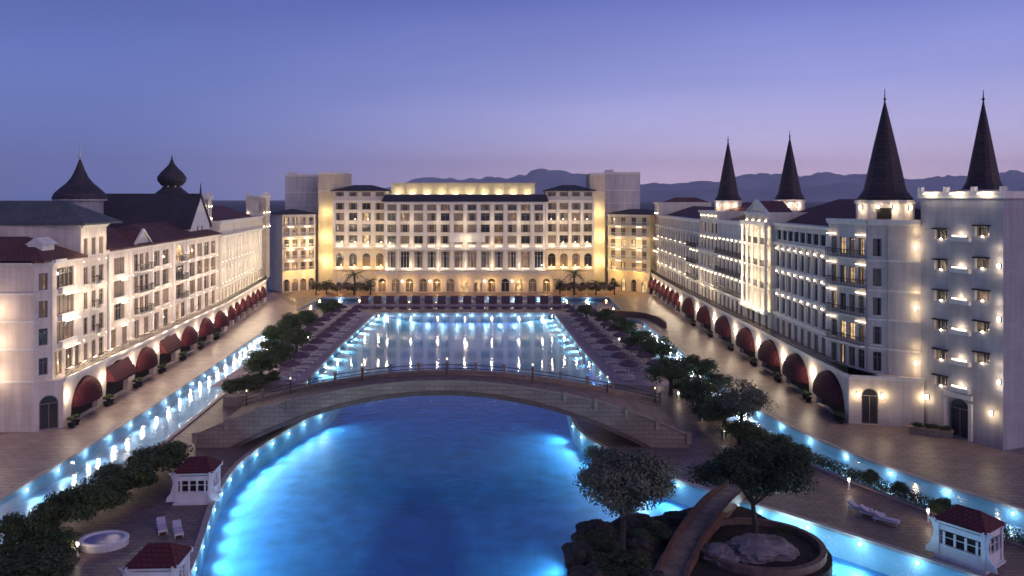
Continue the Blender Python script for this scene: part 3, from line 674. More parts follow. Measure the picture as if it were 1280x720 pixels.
for k in range(11):
    for z in (9.3, 13.5): b.lamp(U2, .5+3.1*k, z, 'pin', .28)
b.done()
for (u0, u1, top, lab) in ((-13.5, -9.5, 26.4, 'slim cream stair tower with lit belfry beside the white gable'), (47.5, 52.5, 26.8, 'square cream tower with lit windows where the left wing meets the hotel')):
    F_ = U2; q0, q1 = (1.2, 4.2) if u0 < 0 else (u0, u1)
    b = Bld('stair_tower', lab, 'tower', F_.pt((q0+q1)/2, -2, 0), CREAM); w = q1-q0; oo = -2.6 if u0 < 0 else .8
    F2 = Frame(tuple(F_.pt(q0, oo, 0))[:2], tuple(F_.pt(q1, oo, 0))[:2]); F3 = Frame(tuple(F_.pt(q0, oo-w, 0))[:2], tuple(F_.pt(q0, oo, 0))[:2])
    for Fx in (F2, F3):
        o = b.ops(Fx, [(w/2, 1.2)], [(top-4.0, 2.0, True)] + ([(v, 2.0, False) for v in (6.2, 9.6, 13, 16.4, 19.6)] if u0 > 0 else []), (.3, .4), fm=WFRAME)
        b.facade(Fx, 5.5 if u0 > 0 else 18, top, o); b.cornice(Fx, top-.4, .4, .35); b.cornice(Fx, top-5, .25, .25)
        for u in (.5, w-.5):
            b.lamp(Fx, u, top-4.4); b.lamp(Fx, u, top-8 if u0 > 0 else top-2)
            Fx.box(b.t, u-.4, u+.4, -.5, .05, top, top+.7)
    b.body(F2, w, top, 5.5 if u0 > 0 else 18); b.done()
# onion dome and pagoda turret behind the left wing
def turret(name, label, x, y, prof, m, extra=None, n=24):
    t = thing(name, label, 'turret', (x, y, 0)); mb = MB(); mb.lathe(prof, n, (x, y, 0)); mb.build('roof', m, t, smooth=False); return t
t = turret('onion_dome', 'dark onion-shaped dome with tall mast behind the slate roof', -75.6, 140, [(4.1, 25.6), (4.35, 26.1), (4.0, 26.9), (3.1, 27.8), (2.1, 28.7), (1.35, 29.7), (.8, 30.9), (.35, 32.2), (.1, 33.0)], DARK_TILE)
mb = MB(); mb.lathe([(3.7, 14), (3.7, 25.6), (4.3, 25.6), (4.3, 25.9)], 24, (-75.6, 140, 0)); mb.build('drum', GREYW, t)
mb = MB(); mb.tube([(-75.6, 140, 32.5), (-75.6, 140, 36.2)], [.16, .05], 8); mb.lathe([(.05, 32.9), (.35, 33.3), (.05, 33.7)], 10, (-75.6, 140, 0)); mb.build('mast', WHITE, t)
t = turret('pagoda_turret', 'dark two-tiered turret with bulbous cap above the hall roof', -69.3, 163, [(2.0, 28.6), (2.75, 29.6), (2.8, 30.3), (2.1, 31.3), (1.2, 32.2), (.55, 33.0), (.2, 33.9), (.05, 34.8)], DARK_TILE)
mb = MB(); mb.lathe([(2.9, 24.0), (2.9, 25.6), (2.3, 26.6), (3.0, 26.8), (3.1, 27.1), (2.0, 28.0), (1.7, 28.6)], 16, (-69.3, 163, 0)); mb.build('drum', DARK_TILE, t)
for k in range(8): a = 2*PI*k/8; mb = MB(); mb.tube([(-69.3+1.75*math.cos(a), 163+1.75*math.sin(a), 27.4), (-69.3+1.75*math.cos(a), 163+1.75*math.sin(a), 29.0)], .14, 6); mb.build('column', WHITE, t)

# ------------------------------------------------------------------ right wing
LK = 2.3
B1 = Frame((37.7, 176), (38.9, 92.4)); B2 = Frame((38.2, 222), (37.7, 176))
arcade('long ground floor arcade with lit arches and burgundy awnings along the right promenade',
       [((37.7, 176), (38.9, 92.4), [6, 19, 32.5, 45.6, 57.0, 67.6, 78.4], 8.4, 5.0),
        ((38.2, 222), (37.7, 176), [4, 10, 16, 22, 28, 34, 40], 4.7, 4.7)], STUCCO_R)
V1 = back(B1, 1.2); V2 = back(B2, 1.2)
def vu(Y): return 176.0 - Y

# corner pavilion with the drum and cone
b = Bld('corner_pavilion', 'five-storey grey pavilion with conical spire at the near end of the right wing', 'building', (43, 96, 0), STUCCO_R)
PA, PB, PC = (39.9, 100.8), (41.9, 94.2), (46.6, 91.2)
H1, H2, H0 = Frame(PA, PB), Frame(PB, PC), Frame((38.9, 92.4), (46.6, 90.5))
op = (1.35, 3.15, .05, 4.2, True); b.facade(H0, 0, 5.5, [op]); b.window(H0, op, 0, mull=1, name='door'); b.cornice(H0, 5.38, .28, .26)
b.w.poly([(38.9, 92.4, 5.5), (46.6, 90.5, 5.5), (*PC, 5.5), (*PB, 5.5), (*PA, 5.5)])
rows = [(5.75, 2.3, False), (8.9, 2.1, False), (12.3, 2.1, False), (15.7, 2.1, False), (19.2, 2.1, False)]
o = b.ops(H1, [(1.0, 1.05), (2.6, 1.05), (4.2, 1.05), (5.8, 1.05)], rows, (.35, .45)); b.facade(H1, 5.5, 23.4, o)
o = b.ops(H2, [(1.0, .95)], rows, (0, 0)); b.facade(H2, 5.5, 23.4, o)
for z in (8.6, 12.0, 15.4, 18.9):
    b.balcony(H1, .3, H1.L-.3, z, .8)
    for u in (.7, 5.9): b.lamp(H1, u, z+2.75, 'strip', .1)
    b.cornice(H2, z-.2, .14, .1)
for Fx in (H1, H2): b.cornice(Fx, 23.1, .4, .4)
b.w.poly([(*PA, 23.4), (*PB, 23.4), (*PC, 23.4), (52, 96, 23.4), (47, 104, 23.4)])
for p, q in ((PC, (52, 96)), ((52, 96), (47, 104)), ((47, 104), PA)): b.w.poly([(*p, 5.5), (*q, 5.5), (*q, 23.4), (*p, 23.4)])
for u in (.95, 3.55): b.lamp(H0, u, 3.4, 'shield'); light('POINT', H0.pt(u, .55, 3.4), 22, WARM, .1)
b.pipe(H2, 2.2, 5.6, 22.6); b.pipe(U1 if False else H1, 6.75, 5.6, 22.6)
for z in (7.2, 13.5, 20.4): b.lamp(H2, H2.L-.5, z, 'shield'); b.wash(H2, (H2.L-.5,), (z-.9, z+.5, z+1.9), 7, WARM, .55)
def cone(b, x, y, z, r, h, mast, n=16):
    mb = MB(); mb.lathe([(r*1.04, z-.3), (r*1.06, z), (r*.86, z+.8), (r*.80, z+1.2), (r*.42, z+h*.55), (.06, z+h)], n, (x, y, 0)); mb.build('spire', CONE_TILE, b.r)
    mb = MB(); mb.tube([(x, y, z+h-.2), (x, y, z+h+mast)], [.09, .03], 6); mb.lathe([(.03, z+h), (.2, z+h+.2), (.03, z+h+.45)], 8, (x, y, 0)); mb.build('finial', IRON, b.r)
def drum(b, x, y, z0, z1, r, m, nl, angs, pw):
    mb = MB(); mb.lathe([(r, z0), (r, z1-.5), (r*1.06, z1-.45), (r*1.06, z1)], 24, (x, y, 0)); mb.build('drum', m, b.r)
    for a in angs:
        d = Vector((math.cos(a), math.sin(a), 0)); inst('wall_lamp', lamp_mesh('shield'), b.r, Vector((x, y, z1-.9)) + d*r, a+PI/2)
        light('POINT', Vector((x, y, z1-1.0)) + d*(r+.5), pw, SOFT, .12)
drum(b, 45.9, 98.5, 23.3, 25.8, 3.3, STUCCO_R, 5, [rad(a) for a in (-165, -127, -97, -62)], 22)
mb = MB(); mb.box((44.4, 95.45, 24.2), (1.6, .3, 1.3), rad(-17)); mb.build('window', DARK, b.r)
cone(b, 45.9, 98.5, 26.0, 3.0, 12.0, 1.5); b.done()

# crenellated tower
b = Bld('crenellated_tower', 'square grey tower with lit battlements and slit windows on the right', 'tower', (50, 90, 0), TOWERW)
T = Frame((46.6, 91.2), (50.6, 82.4)); cz = [22.2, 18.8, 15.4, 12.1, 8.8]
op = (T.L*.5-1.25, T.L*.5+1.05, .05, 4.3, True); rec = []
for k, z in enumerate(cz + [5.9]):
    for u, dz in ((T.L*.26, 0), (T.L*.76, .5)):
        if k == 5 and u > 5: continue
        q = (u-.8, u+.8, z+dz-.75, z+dz+.35, False); rec.append(q); b.window(T, q, 0, mull=2, rev=.55, trans=False)
        mb = MB(); T.box(mb, u-.95, u+.95, -.02, .32, z+dz+.36, z+dz+.5); mb.build('hood', DARK, b.r)
        b.lamp(T, u+.1, z+dz-.68, 'dot', -.05); light('POINT', T.pt(u+.1, .02, z+dz-.5), 4.5, SOFT, .06)
b.facade(T, 0, 26.0, [op] + rec, rev=.5); b.window(T, op, 0, mull=1, name='gate', trans=False)
T.box(b.t, op[0]-.45, op[0]-.1, -.02, .3, 0, 4.0); T.box(b.t, op[1]+.1, op[1]+.45, -.02, .3, 0, 4.0); T.box(b.t, op[0]-.45, op[1]+.45, -.02, .34, 4.35, 4.85)
for k, z in enumerate(cz + [5.9]):
    if z > 5.9 or True:
        zc = z-.3; T.box(b.t, T.L*.52-1.15, T.L*.52+1.15, -.02, .5, zc-.55, zc-.1); b.lamp(T, T.L*.52, zc+.05, 'strip', .3); light('POINT', T.pt(T.L*.52, .35, zc+.25), 5, SOFT, .1)
for u in (T.L*.1, T.L*.88):
    zz = (2.9,) ; 
    b.lamp(T, u, 3.6, 'shield'); light('POINT', T.pt(u, .6, 3.5), 20, WARM, .1)
for z in (7.0, 13.5, 19.0): b.lamp(T, T.L-.35, z, 'shield'); b.wash(T, (T.L-.35,), (z-.6, z+.6, z+1.8), 6, SOFT, .5)
T2 = Frame((50.6, 82.4), (59.5, 86.0)); b.facade(T2, 0, 26.0); b.body(T, 9, 26.0)
for Fx in (T, T2):
    mb = MB(); Fx.box(mb, -.25 if Fx is T else .3, Fx.L+.25, -.3, .25, 26.0, 26.75); mb.build('parapet', TRIM, b.r)
    for k in range(0 if Fx is T else 1, 4): u = .0 + (Fx.L)*k/3; mb = MB(); Fx.box(mb, u-.24, u+.24, -.28, .23, 26.75, 27.25); mb.build('merlon', TRIM, b.r)
for k in range(3): b.lamp(T, T.L*(k+.5)/3, 26.5, 'strip', .42); light('POINT', T.pt(T.L*(k+.5)/3, .85, 26.5), 14, SOFT, .1)
drum(b, 54.2, 92, 25.5, 27.0, 2.4, TOWERW, 0, [], 0); cone(b, 54.2, 92, 27.0, 2.1, 10.2, 1.3); b.done()

b = Bld('side_block', 'plain blue-grey block at the right edge beyond the crenellated tower', 'building', (64, 88, 0), GREYW)
E = Frame((52.6, 84.6), (80, 84.6)); b.facade(E, 0, 26.6); b.body(E, 18, 26.6); b.cornice(E, 26.3, .4, .2); b.cornice(E, 16.8, .16, .1)
E.box(b.t, .6, 1.1, -.02, .15, 5, 26.2); b.done()

# ranges of the right wing, near to far
b = Bld('loggia_range', 'grey range with rows of downlit windows next to the right corner pavilion', 'building', (46, 115, 0), STUCCO_R)
cols = [(vu(Y), 1.25) for Y in (102.6, 105.0, 107.4, 109.8, 112.2, 114.6, 117.0, 119.4)]
wr = [(9.1, 2.3, False), (12.5, 2.3, False), (15.9, 2.3, False)]
o = b.ops(V1, cols, wr, (.3, .05)); o += b.ops(V1, cols, [(5.75, 2.4, False)], (.3, .05), sills=False)
o2 = [(vu(120.4), vu(101.6), 19.9, 21.3, False)]; b.facade(V1, 5.5, 22.4, o + o2, vu(121), vu(100.6))
mb = MB(); V1.box(mb, vu(120.4), vu(101.6), -.5, -.24, 19.8, 21.4); mb.build('loggia', DARK, b.r)
for k in range(9): V1.box(b.t, vu(120.2)+2.3*k, vu(120.2)+2.3*k+.3, -.24, .03, 19.9, 21.3)
for u, w in cols:
    for z in (11.8, 15.2, 18.6): b.lamp(V1, u, z, 'dot', .1)
for u in [vu(Y) for Y in (101.2, 103.8, 106.2, 108.6, 111, 113.4, 115.8, 118.2)]: V1.box(b.t, u-.14, u+.14, -.02, .2, 8.8, 19.2)
for z in (8.7, 12.1, 15.5, 19.3, 22.1): b.cornice(V1, z, .25, .3, vu(121), vu(100.8))
b.body(V1, 14, 22.4, 5.5, vu(121), vu(100.6)); b.hip(V1, vu(128), vu(99), -17, -2.5, 22.5, 3.4); b.done()

b = Bld('columned_bay', 'brightly lit projecting bay with tall slender columns in the right wing', 'building', (42, 127, 0), CREAM)
o = b.ops(V1, [(vu(Y), 1.5) for Y in (123.2, 126.4, 129.6, 132.0)], [(9.1, 2.4, False), (12.5, 2.4, False), (15.9, 2.4, False), (19.4, 2.6, True)], (.3, .6), fm=WFRAME, o=.5)
o += b.ops(V1, [(vu(Y), 1.3) for Y in (123.2, 126.4, 129.6, 132.0)], [(5.75, 2.4, False)], (.3, .2), sills=False, o=.5)
b.facade(V1, 5.5, 23.9, o, vu(133.6), vu(121), o=.5)
for Y in (133.2, 130.8, 128, 124.8, 121.6):
    mb = MB(); p = V1.pt(vu(Y), 1.15, 0); mb.lathe([(.34, 8.7), (.34, 9.0), (.24, 9.1), (.2, 21.2), (.32, 21.4), (.36, 21.8)], 12, (p.x, p.y, 0)); mb.build('column', TRIM, b.r)
V1.box(b.t, vu(133.7), vu(121.1), .45, 1.5, 21.8, 22.4); V1.box(b.t, vu(133.7), vu(121.1), .45, 1.5, 8.3, 8.7)
for z in (12.1, 15.5, 18.9): b.balcony(V1, vu(133), vu(122), z, .6, .5)
for Y in (132.6, 129.4, 126.4, 123.2):
    b.lamp(V1, vu(Y), 8.85, 'strip', .9); b.lamp(V1, vu(Y), 22.5, 'dot', .5); b.wash(V1, (vu(Y)+.6,), (9.4, 13.2, 16.8, 20.2), 60, SOFT, 2.0)
b.gable(V1, vu(132.4), vu(122.4), .5, 23.7, 1.9, 4); b.cornice(V1, 23.5, .35, .4, vu(133.6), vu(121), .5); b.body(V1, 8, 23.9, 5.5, vu(133.6), vu(121), .5); b.done()

def right_range(name, label, V, u0, u1, top, step, w, wm, lampz, pw, roofh=2.6, lit=(.3, .2), strip=False):
    b = Bld(name, label, 'building', V.pt((u0+u1)/2, -6, 0), wm); n = int((u1-u0)/step); s0 = u0 + ((u1-u0) - n*step)/2
    cols = [(s0 + step*(k+.5), w) for k in range(n)]
    o = b.ops(V, cols, [(5.75, 2.3, False), (9.1, 2.2, False), (12.5, 2.2, False), (15.9, 2.2, False)] + ([(19.3, 1.9, False)] if top > 22 else []), lit); b.facade(V, 5.5, top, o, u0, u1)
    for z in (8.6, 12.0, 15.4, 18.8): b.cornice(V, z, .2, .35, u0, u1)
    for k in range(n+1): u = s0+step*k; V.box(b.t, u-.12, u+.12, -.02, .2, 8.9, 18.7)
    for k, (u, _) in enumerate(cols):
        for z in lampz:
            if (k % 2 == 0) or not strip: b.lamp(V, u, z, 'strip' if strip else 'dot', .4 if strip else .05)
    for k in range(0, n, 3): light('POINT', V.pt(cols[k][0], 2.2, 8.9), pw, SOFT, .15)
    if name in ('balcony_range', 'link_block'):
        for z in (8.95, 12.3, 15.7): b.balcony(V, u0+.2, u1-.2, z, .85)
    b.cornice(V, top-.4, .4, .4, u0, u1); b.body(V, 14, top, 5.5, u0, u1); b.hip(V, u0+1, u1-1, -13, -2.6, top+.05, roofh); b.done(); return b
right_range('balcony_range', 'pale grey balconied range beyond the columned bay on the right', V1, vu(152), vu(133.7), 22.0, 2.6, 1.3, STUCCO_R, (11.7, 15.1, 18.5), 30)
right_range('cream_tower_block', 'cream block with warm uplights midway along the right wing', V1, vu(166), vu(152.1), 23.6, 2.7, 1.4, CREAM, (11.6, 18.3, 22.6), 90, 1.6, (.3, .4))
right_range('far_range', 'far range of the right wing with lit ledges under every row', V2, 8.0, 45.8, 21.6, 2.9, 1.4, STUCCO_R, (9.2, 12.6, 16.0), 60, 2.4, strip=True)
right_range('link_block', 'narrow grey link block between two ranges of the right wing', V1, vu(175.8), vu(166.1), 21.6, 2.7, 1.3, STUCCO_R, (11.6, 15.0), 40, 1.6)
right_range('end_tower', 'slim lit tower where the right wing meets the hotel', V2, 1.0, 7.9, 25.0, 2.2, 1.2, CREAM, (11.6, 15.0, 22.0), 110, 1.2, (.2, .5))
# two further cones on drums
for (x, y, z, r, h, lab) in ((48.6, 140, 25.8, 2.4, 10.7, 'dark conical spire on a lit drum, third from the right edge'), (42.4, 157, 25.6, 2.45, 11.5, 'dark conical spire on a lit drum, leftmost of the four')):
    class K: pass
    b = K(); b.r = thing('spire_turret', lab, 'turret', (x, y, 0))
    drum(b, x, y, 15, z, r*1.05, STUCCO_R, 0, [rad(a) for a in (-150, -110, -75)], 20); cone(b, x, y, z+.15, r, h, 1.2)

# ------------------------------------------------------------------ hotel across the far end
LK = 2.6
b = Bld('hotel', 'wide symmetrical hotel facade with arcade, tall windows and lit attic facing the pool', 'hotel', (-13, 228, 0), CREAM)
P = Frame((-37.9, 221.5), (11.4, 221.5)); o = []
for k in range(13):
    u = P.L*(k+.5)/13; op = (u-1.15, u+1.15, .05, 3.9, k % 2 == 0 or True); o.append(op); b.window(P, op, RND.choice((0, 1, 1, 2)), WFRAME, 1, o=0, name='arch_window')
b.facade(P, 0, 5.4, o, rev=.5); b.w.poly([P.pt(0, 0, 5.4), P.pt(P.L, 0, 5.4), P.pt(P.L, -3, 5.4), P.pt(0, -3, 5.4)]); b.cornice(P, 5.2, .5, .5)
for k in (2, 4, 8, 10): b.lamp(P, P.L*k/13, 3.1, 'shield')
M = Frame((-35.6, 224), (9.4, 224)); n = 12; st = M.L/n
tall = [(st*(k+.5)-1.25, st*(k+.5)+1.25, 6.5, 11.2, False) for k in range(n)]
for op in tall: b.window(M, op, RND.choice((0, 0, 1)), WFRAME, 2)
o = b.ops(M, [(st*(k+.5), 2.5) for k in range(n)], [(13.3, 2.2, False), (16.5, 2.2, False), (19.7, 2.2, False), (22.6, 1.7, False)], (.14, .05), fm=FRAME)
b.facade(M, 5.4, 25.0, tall + o)
for k in range(n+1):
    mb = MB(); p = M.pt(min(max(st*k, .4), M.L-.4), .42, 0); mb.lathe([(.42, 6.3), (.42, 6.7), (.3, 6.9), (.27, 10.9), (.42, 11.3), (.44, 11.6)], 10, (p.x, p.y, 0)); mb.build('column', TRIM, b.r)
    M.box(b.t, p.x-M.p.x-.3, p.x-M.p.x+.3, -.02, .22, 12.6, 24.4)
M.box(b.t, -.3, M.L+.3, -.02, .9, 11.65, 12.4); b.cornice(M, 24.6, .4, .5); M.box(b.t, -.2, M.L+.2, -.02, .8, 5.8, 6.28)
for z in (16.2, 19.4): b.cornice(M, z, .14, .14)
for k in range(n): b.lamp(M, st*(k+.5), 12.62, 'strip', .55); b.lamp(M, st*(k+.5), 6.42, 'strip', .5)
for k in range(0, n+1, 2): light('POINT', M.pt(min(max(st*k, 1), M.L-1), 1.9, 7.1), 45, SOFT, .15); light('POINT', M.pt(min(max(st*k, 1), M.L-1), 2.3, 13.4), 48, SOFT, .15); light('POINT', M.pt(min(max(st*k, 1), M.L-1), 2.6, 19.5), 46, SOFT, .15)
for k in range(0, 13, 2): light('POINT', P.pt(P.L*(k+.5)/13, 1.4, 2.6), 60, AMBER, .15)
mb = MB(); mb.box((-12.6, 223.75, 15.0), (10.2, .3, 2.6)); mb.build('balcony', TRIM, b.r); light('POINT', (-12.6, 222.3, 14.6), 26, WARM, .15)
mb = MB(); F_ = M      # sloping roof in front of the lit attic
mb.hexa([F_.pt(-.9, .9, 25.1), F_.pt(-.9, -8, 25.1), F_.pt(M.L+.9, -8, 25.1), F_.pt(M.L+.9, .9, 25.1), F_.pt(-.3, -1.5, 27.0), F_.pt(-.3, -8, 27.2), F_.pt(M.L+.3, -8, 27.2), F_.pt(M.L+.3, -1.5, 27.0)]); mb.build('roof', DARK_TILE, b.r)
AT = Frame((-35.0, 232), (6.6, 232)); at_m = material('attic_screen', (.62, .55, .36), .8, .06, 1)
mb = MB(); AT.box(mb, 0, AT.L, -1.2, 0, 26.0, 30.2)
for k in range(21): u = AT.L*k/20; AT.box(mb, max(0, u-.16), min(AT.L, u+.16), .003, .22, 26.5, 30.0)
AT.box(mb, -.2, AT.L+.2, -1.3, .3, 30.2, 30.5); mb.build('attic', at_m, b.r)
for k in range(10): b.lamp(AT, AT.L*(k+.5)/10, 27.35, 'strip', 1.0); light('POINT', AT.pt(AT.L*(k+.5)/10, 1.3, 27.7), 40, (1, .84, .54), .15)
b.body(M, 14, 25, 0); b.done()

for sg, x0, x1, lab in ((-1, -51.0, -35.8, 'left shoulder of the hotel with slate roof and round-arched windows'), (1, 9.6, 23.4, 'right shoulder of the hotel with slate roof and round-arched windows')):
    b = Bld('hotel_shoulder', lab, 'hotel', ((x0+x1)/2, 233, 0), CREAM); F_ = Frame((x0, 228), (x1, 228)); n = 4; st = F_.L/n
    o = b.ops(F_, [(st*(k+.5), 2.4) for k in range(n)], [(13.3, 2.2, False), (16.5, 2.2, False), (19.7, 2.2, False), (22.8, 1.9, False), (26.6, 1.2, False)], (.14, .05))
    o += b.ops(F_, [(st*(k+.5), 2.2) for k in range(n)], [(6.6, 3.8, True)], (.2, 0)); b.facade(F_, 0, 28.2, o)
    for k in range(n+1): u = min(max(st*k, .3), F_.L-.3); F_.box(b.t, u-.3, u+.3, -.02, .22, 12.6, 25.0)
    F_.box(b.t, 0, F_.L, -.02, .6, 11.7, 12.3); b.cornice(F_, 25.2, .4, .5); F_.box(b.t, 0, F_.L, -.02, .5, 5.7, 6.2)
    for k in range(n): b.lamp(F_, st*(k+.5), 12.5, 'strip', .4); b.lamp(F_, st*(k+.5), 6.4, 'strip', .3)
    for k in range(n): light('POINT', F_.pt(st*(k+.5), 2.3, 13.4), 40, SOFT, .15); light('POINT', F_.pt(st*(k+.5), 2.6, 20), 36, SOFT, .15); light('POINT', F_.pt(st*(k+.5), 1.6, 6.8), 45, AMBER, .15)
    b.hip(F_, 0, F_.L, -10, 0, 28.3, 1.6, DARK_TILE, .7); b.body(F_, 12, 28.2); b.done()
YW = material('yellow_lit_stucco', (.62, .53, .37), .85, .06, .5, .2, 25, stain=.1)  # yellow of the uplighting mixed into the wall colour
for x0, x1, y, z, m, lab, nm in ((-55.8, -48.6, 230.5, 33.4, YW, 'tall plain yellow-lit end tower left of the hotel', 'end_tower'), (22.4, 26.8, 230.5, 33.2, YW, 'tall plain yellow-lit end tower right of the hotel', 'end_tower'), (-67.5, -56.2, 238, 33.0, SLABW, 'blank grey slab block at the left behind the hotel', 'slab_block'), (26.9, 37.8, 236, 33.6, SLABW, 'blank grey slab block at the right behind the hotel', 'slab_block')):
    b = Bld(nm, lab, 'tower', ((x0+x1)/2, y+5, 0), m); F_ = Frame((x0, y), (x1, y)); b.facade(F_, 0, z); b.body(F_, 12, z); b.cornice(F_, z-.3, .5, .3); b.cornice(F_, z-5.2, .2, .12)
    if nm == 'slab_block': b.cornice(F_, z-9, .15, .08); F_.box(b.t, .8, 3.2, -3, -.6, z, z+.9)
    b.done()
for x in (-52.8, 24.8):
    for z, p in ((8, 170), (15, 150), (22, 110)): light('POINT', (x + (-.6 if x < 0 else .2), 228.6, z), p, (1, .76, .38), .25)
    b_ = thing('floodlight', 'bronze floodlight at the foot of the %s yellow-lit tower' % ('left' if x < 0 else 'right'), 'lamp', (x, 227.4, 0)); mb = MB(); mb.box((x, 227.4, .25), (.7, .5, .3)); mb.build('housing', IRON, b_); mb = MB(); mb.box((x, 227.45, .43), (.56, .36, .05)); mb.build('lens', LAMP, b_)
# balconied flank blocks turning the corners
for p0, p1, lab, wm in (((-63.6, 221.5), (-55.9, 227.5), 'lit balconied corner block left of the hotel', CREAM), ((27.4, 228), (37.6, 218.5), 'amber-lit balconied corner block right of the hotel', YW)):
    b = Bld('corner_block', lab, 'building', ((p0[0]+p1[0])/2, 226, 0), wm); F_ = Frame(p0, p1); n = 4; st = F_.L/n
    o = b.ops(F_, [(st*(k+.5), 1.5) for k in range(n)], [(v, 2.1, False) for v in (6.0, 9.2, 12.4, 15.6, 18.6)], (.3, .35)); o += b.ops(F_, [(st*(k+.5), 1.8) for k in range(n)], [(.1, 3.4, True)], (.3, .5), sills=False); b.facade(F_, 0, 21.6, o)
    for v in (5.9, 9.1, 12.3, 15.5, 18.5): b.balcony(F_, .3, F_.L-.3, v, 1.0, mat=WFRAME)
    for v in (8.5, 11.7, 14.9, 18.1): b.lamp(F_, st, v, 'strip'); b.lamp(F_, st*3, v, 'strip')
    for k in (0, 2): light('POINT', F_.pt(st*(k+1), 2.2, 5.0), 110, AMBER, .15); light('POINT', F_.pt(st*(k+1), 2.4, 13), 100, WARM, .15)
    b.cornice(F_, 21.3, .4, .4); b.body(F_, 10, 21.6); b.hip(F_, 0, F_.L, -9, 0, 21.7, 1.3, DARK_TILE); b.done()

LK = 1.0
# ------------------------------------------------------------------ arched bridge
XC, XL, XR = -7.4, -33.0, 18.4
def br_t(x): return (x-XC)/(XR-XC) if x > XC else (x-XC)/(XC-XL)
def br_top(x): return 6.2 - 5.7*br_t(x)**2
def br_in(x): return 5.35 - .0118*(x-XC)**2
def br_far(x): return 90.2 + (8.0 if x < XC else 9.5)*abs(br_t(x))**2.6
def br_near(x): return 84.0 - .8*abs(br_t(x))**3
bridge = thing('arched_bridge', 'long brown stone footbridge arching over the middle of the pool', 'bridge', (XC, 84, 0))
xs = [XL + (XR-XL)*k/64 for k in range(65)]
mb = MB(); N_, F_, T_, U_ = [], [], [], []
prof = [[(x, br_near(x), max(-.5, br_in(x)) if br_in(x) > -.2 else -.3), (x, br_near(x), br_top(x)), (x, br_far(x), br_top(x)), (x, br_far(x), max(-.5, br_in(x)) if br_in(x) > -.2 else -.3)] for x in xs]
mb.grid(prof, 0, True); mb.poly(prof[0]); mb.poly(prof[-1]); mb.build('span', STONE, bridge)
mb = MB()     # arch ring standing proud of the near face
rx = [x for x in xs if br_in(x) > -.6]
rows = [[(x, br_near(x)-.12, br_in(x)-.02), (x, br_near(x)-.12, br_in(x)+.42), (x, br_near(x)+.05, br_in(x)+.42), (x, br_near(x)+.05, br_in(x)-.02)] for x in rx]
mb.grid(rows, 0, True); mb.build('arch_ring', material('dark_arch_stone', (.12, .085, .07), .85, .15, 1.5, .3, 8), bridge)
for side in (0, 1):
    f = (lambda x: br_near(x)+.2) if side == 0 else (lambda x: br_far(x)-.2)
    mb = MB(); rows = []
    hh = lambda x: (.55 + .25*min(1, max(0, (abs(br_t(x))-.45)/.2))) if side == 0 else .35
    rows = [[(x, f(x)-.17, br_top(x)-.01), (x, f(x)-.17, br_top(x)+hh(x)), (x, f(x)+.17, br_top(x)+hh(x)), (x, f(x)+.17, br_top(x)-.01)] for x in xs]
    mb.grid(rows, 0, True); mb.poly(rows[0]); mb.poly(rows[-1]); mb.build('parapet', STONE, bridge)
    mb = MB(); rows = [[(x, f(x)-.26, br_top(x)+hh(x)-.005), (x, f(x)-.26, br_top(x)+hh(x)+.13), (x, f(x)+.26, br_top(x)+hh(x)+.13), (x, f(x)+.26, br_top(x)+hh(x)-.005)] for x in xs]
    mb.grid(rows, 0, True); mb.poly(rows[0]); mb.poly(rows[-1]); mb.build('coping', STONE_L, bridge)
    for k in range(0, 65, 4):
        x = xs[k]; big = abs(br_t(x)) > .5
        mb = MB(); z = br_top(x); h = hh(x)+(.16 if side == 0 else .9); w = .42 if big and side == 0 else .26
        if side == 0 and not big: continue
        mb.box((x, f(x), z+h/2), (w, .62 if side == 0 else .3, h)); mb.box((x, f(x), z+h+.06), (w+.14, .74 if side == 0 else .42, .12)); mb.build('post', STONE_L if side == 0 else STONE, bridge)
    if side == 1:
        mb = MB()
        for dz in (.7, 1.1): mb.tube([(x, f(x), br_top(x)+dz) for x in xs], .045, 6)
        mb.build('handrail', IRON, bridge)
mb = MB(); rows = [[(x, br_near(x)+.45, br_top(x)+.012), (x, br_far(x)-.45, br_top(x)+.012)] for x in xs]; mb.grid(rows); mb.build('deck', material('bridge_planks', (.21, .145, .11), .7, .25, .9, .3, 6), bridge)
for k in (1, 9, 20, 32, 44, 55, 63):
    x = xs[k]; big = k in (1, 63)
    t = thing('bridge_lamp', ORD[(1, 9, 20, 32, 44, 55, 63).index(k)] + ' lamp post from the left on the far rail of the arched bridge', 'lamp post', (x, br_far(x)-.55, br_top(x)), group='lamp posts on the bridge')
    mb = MB(); p = (x, br_far(x)-.55); z = br_top(x); mb.tube([(*p, z), (*p, z+1.7)], [.06, .04], 6); mb.build('pole', IRON, t)
    mb = MB(); mb.lathe([(.05, 1.7), (.09, 1.74), (.09, 1.9), (.03, 1.96)], 8, (*p, z)); mb.build('lantern', emit('bridge_lantern', (1, .75, .45), 1.2), t)
def steps_terrace(name, label, x0, x1, y0, n, dy, rise):
    t = thing(name, label, 'steps', ((x0+x1)/2, y0, 0))
    for k in range(n):
        mb = MB(); mb.box(((x0+x1)/2 + k*.3, y0 + dy*(k+.5), rise*(n-k)/2), (x1-x0-k*1.2, dy-.006, rise*(n-k))); mb.build('tier', STONE if k % 2 else STONE_L, t)
steps_terrace('stone_steps', 'low stone steps descending behind the left end of the bridge', -36, -24.2, 99.6, 4, 1.6, .32)
steps_terrace('stone_steps', 'low stone steps descending behind the right end of the bridge', 8.6, 18, 101.5, 4, 1.5, .32)

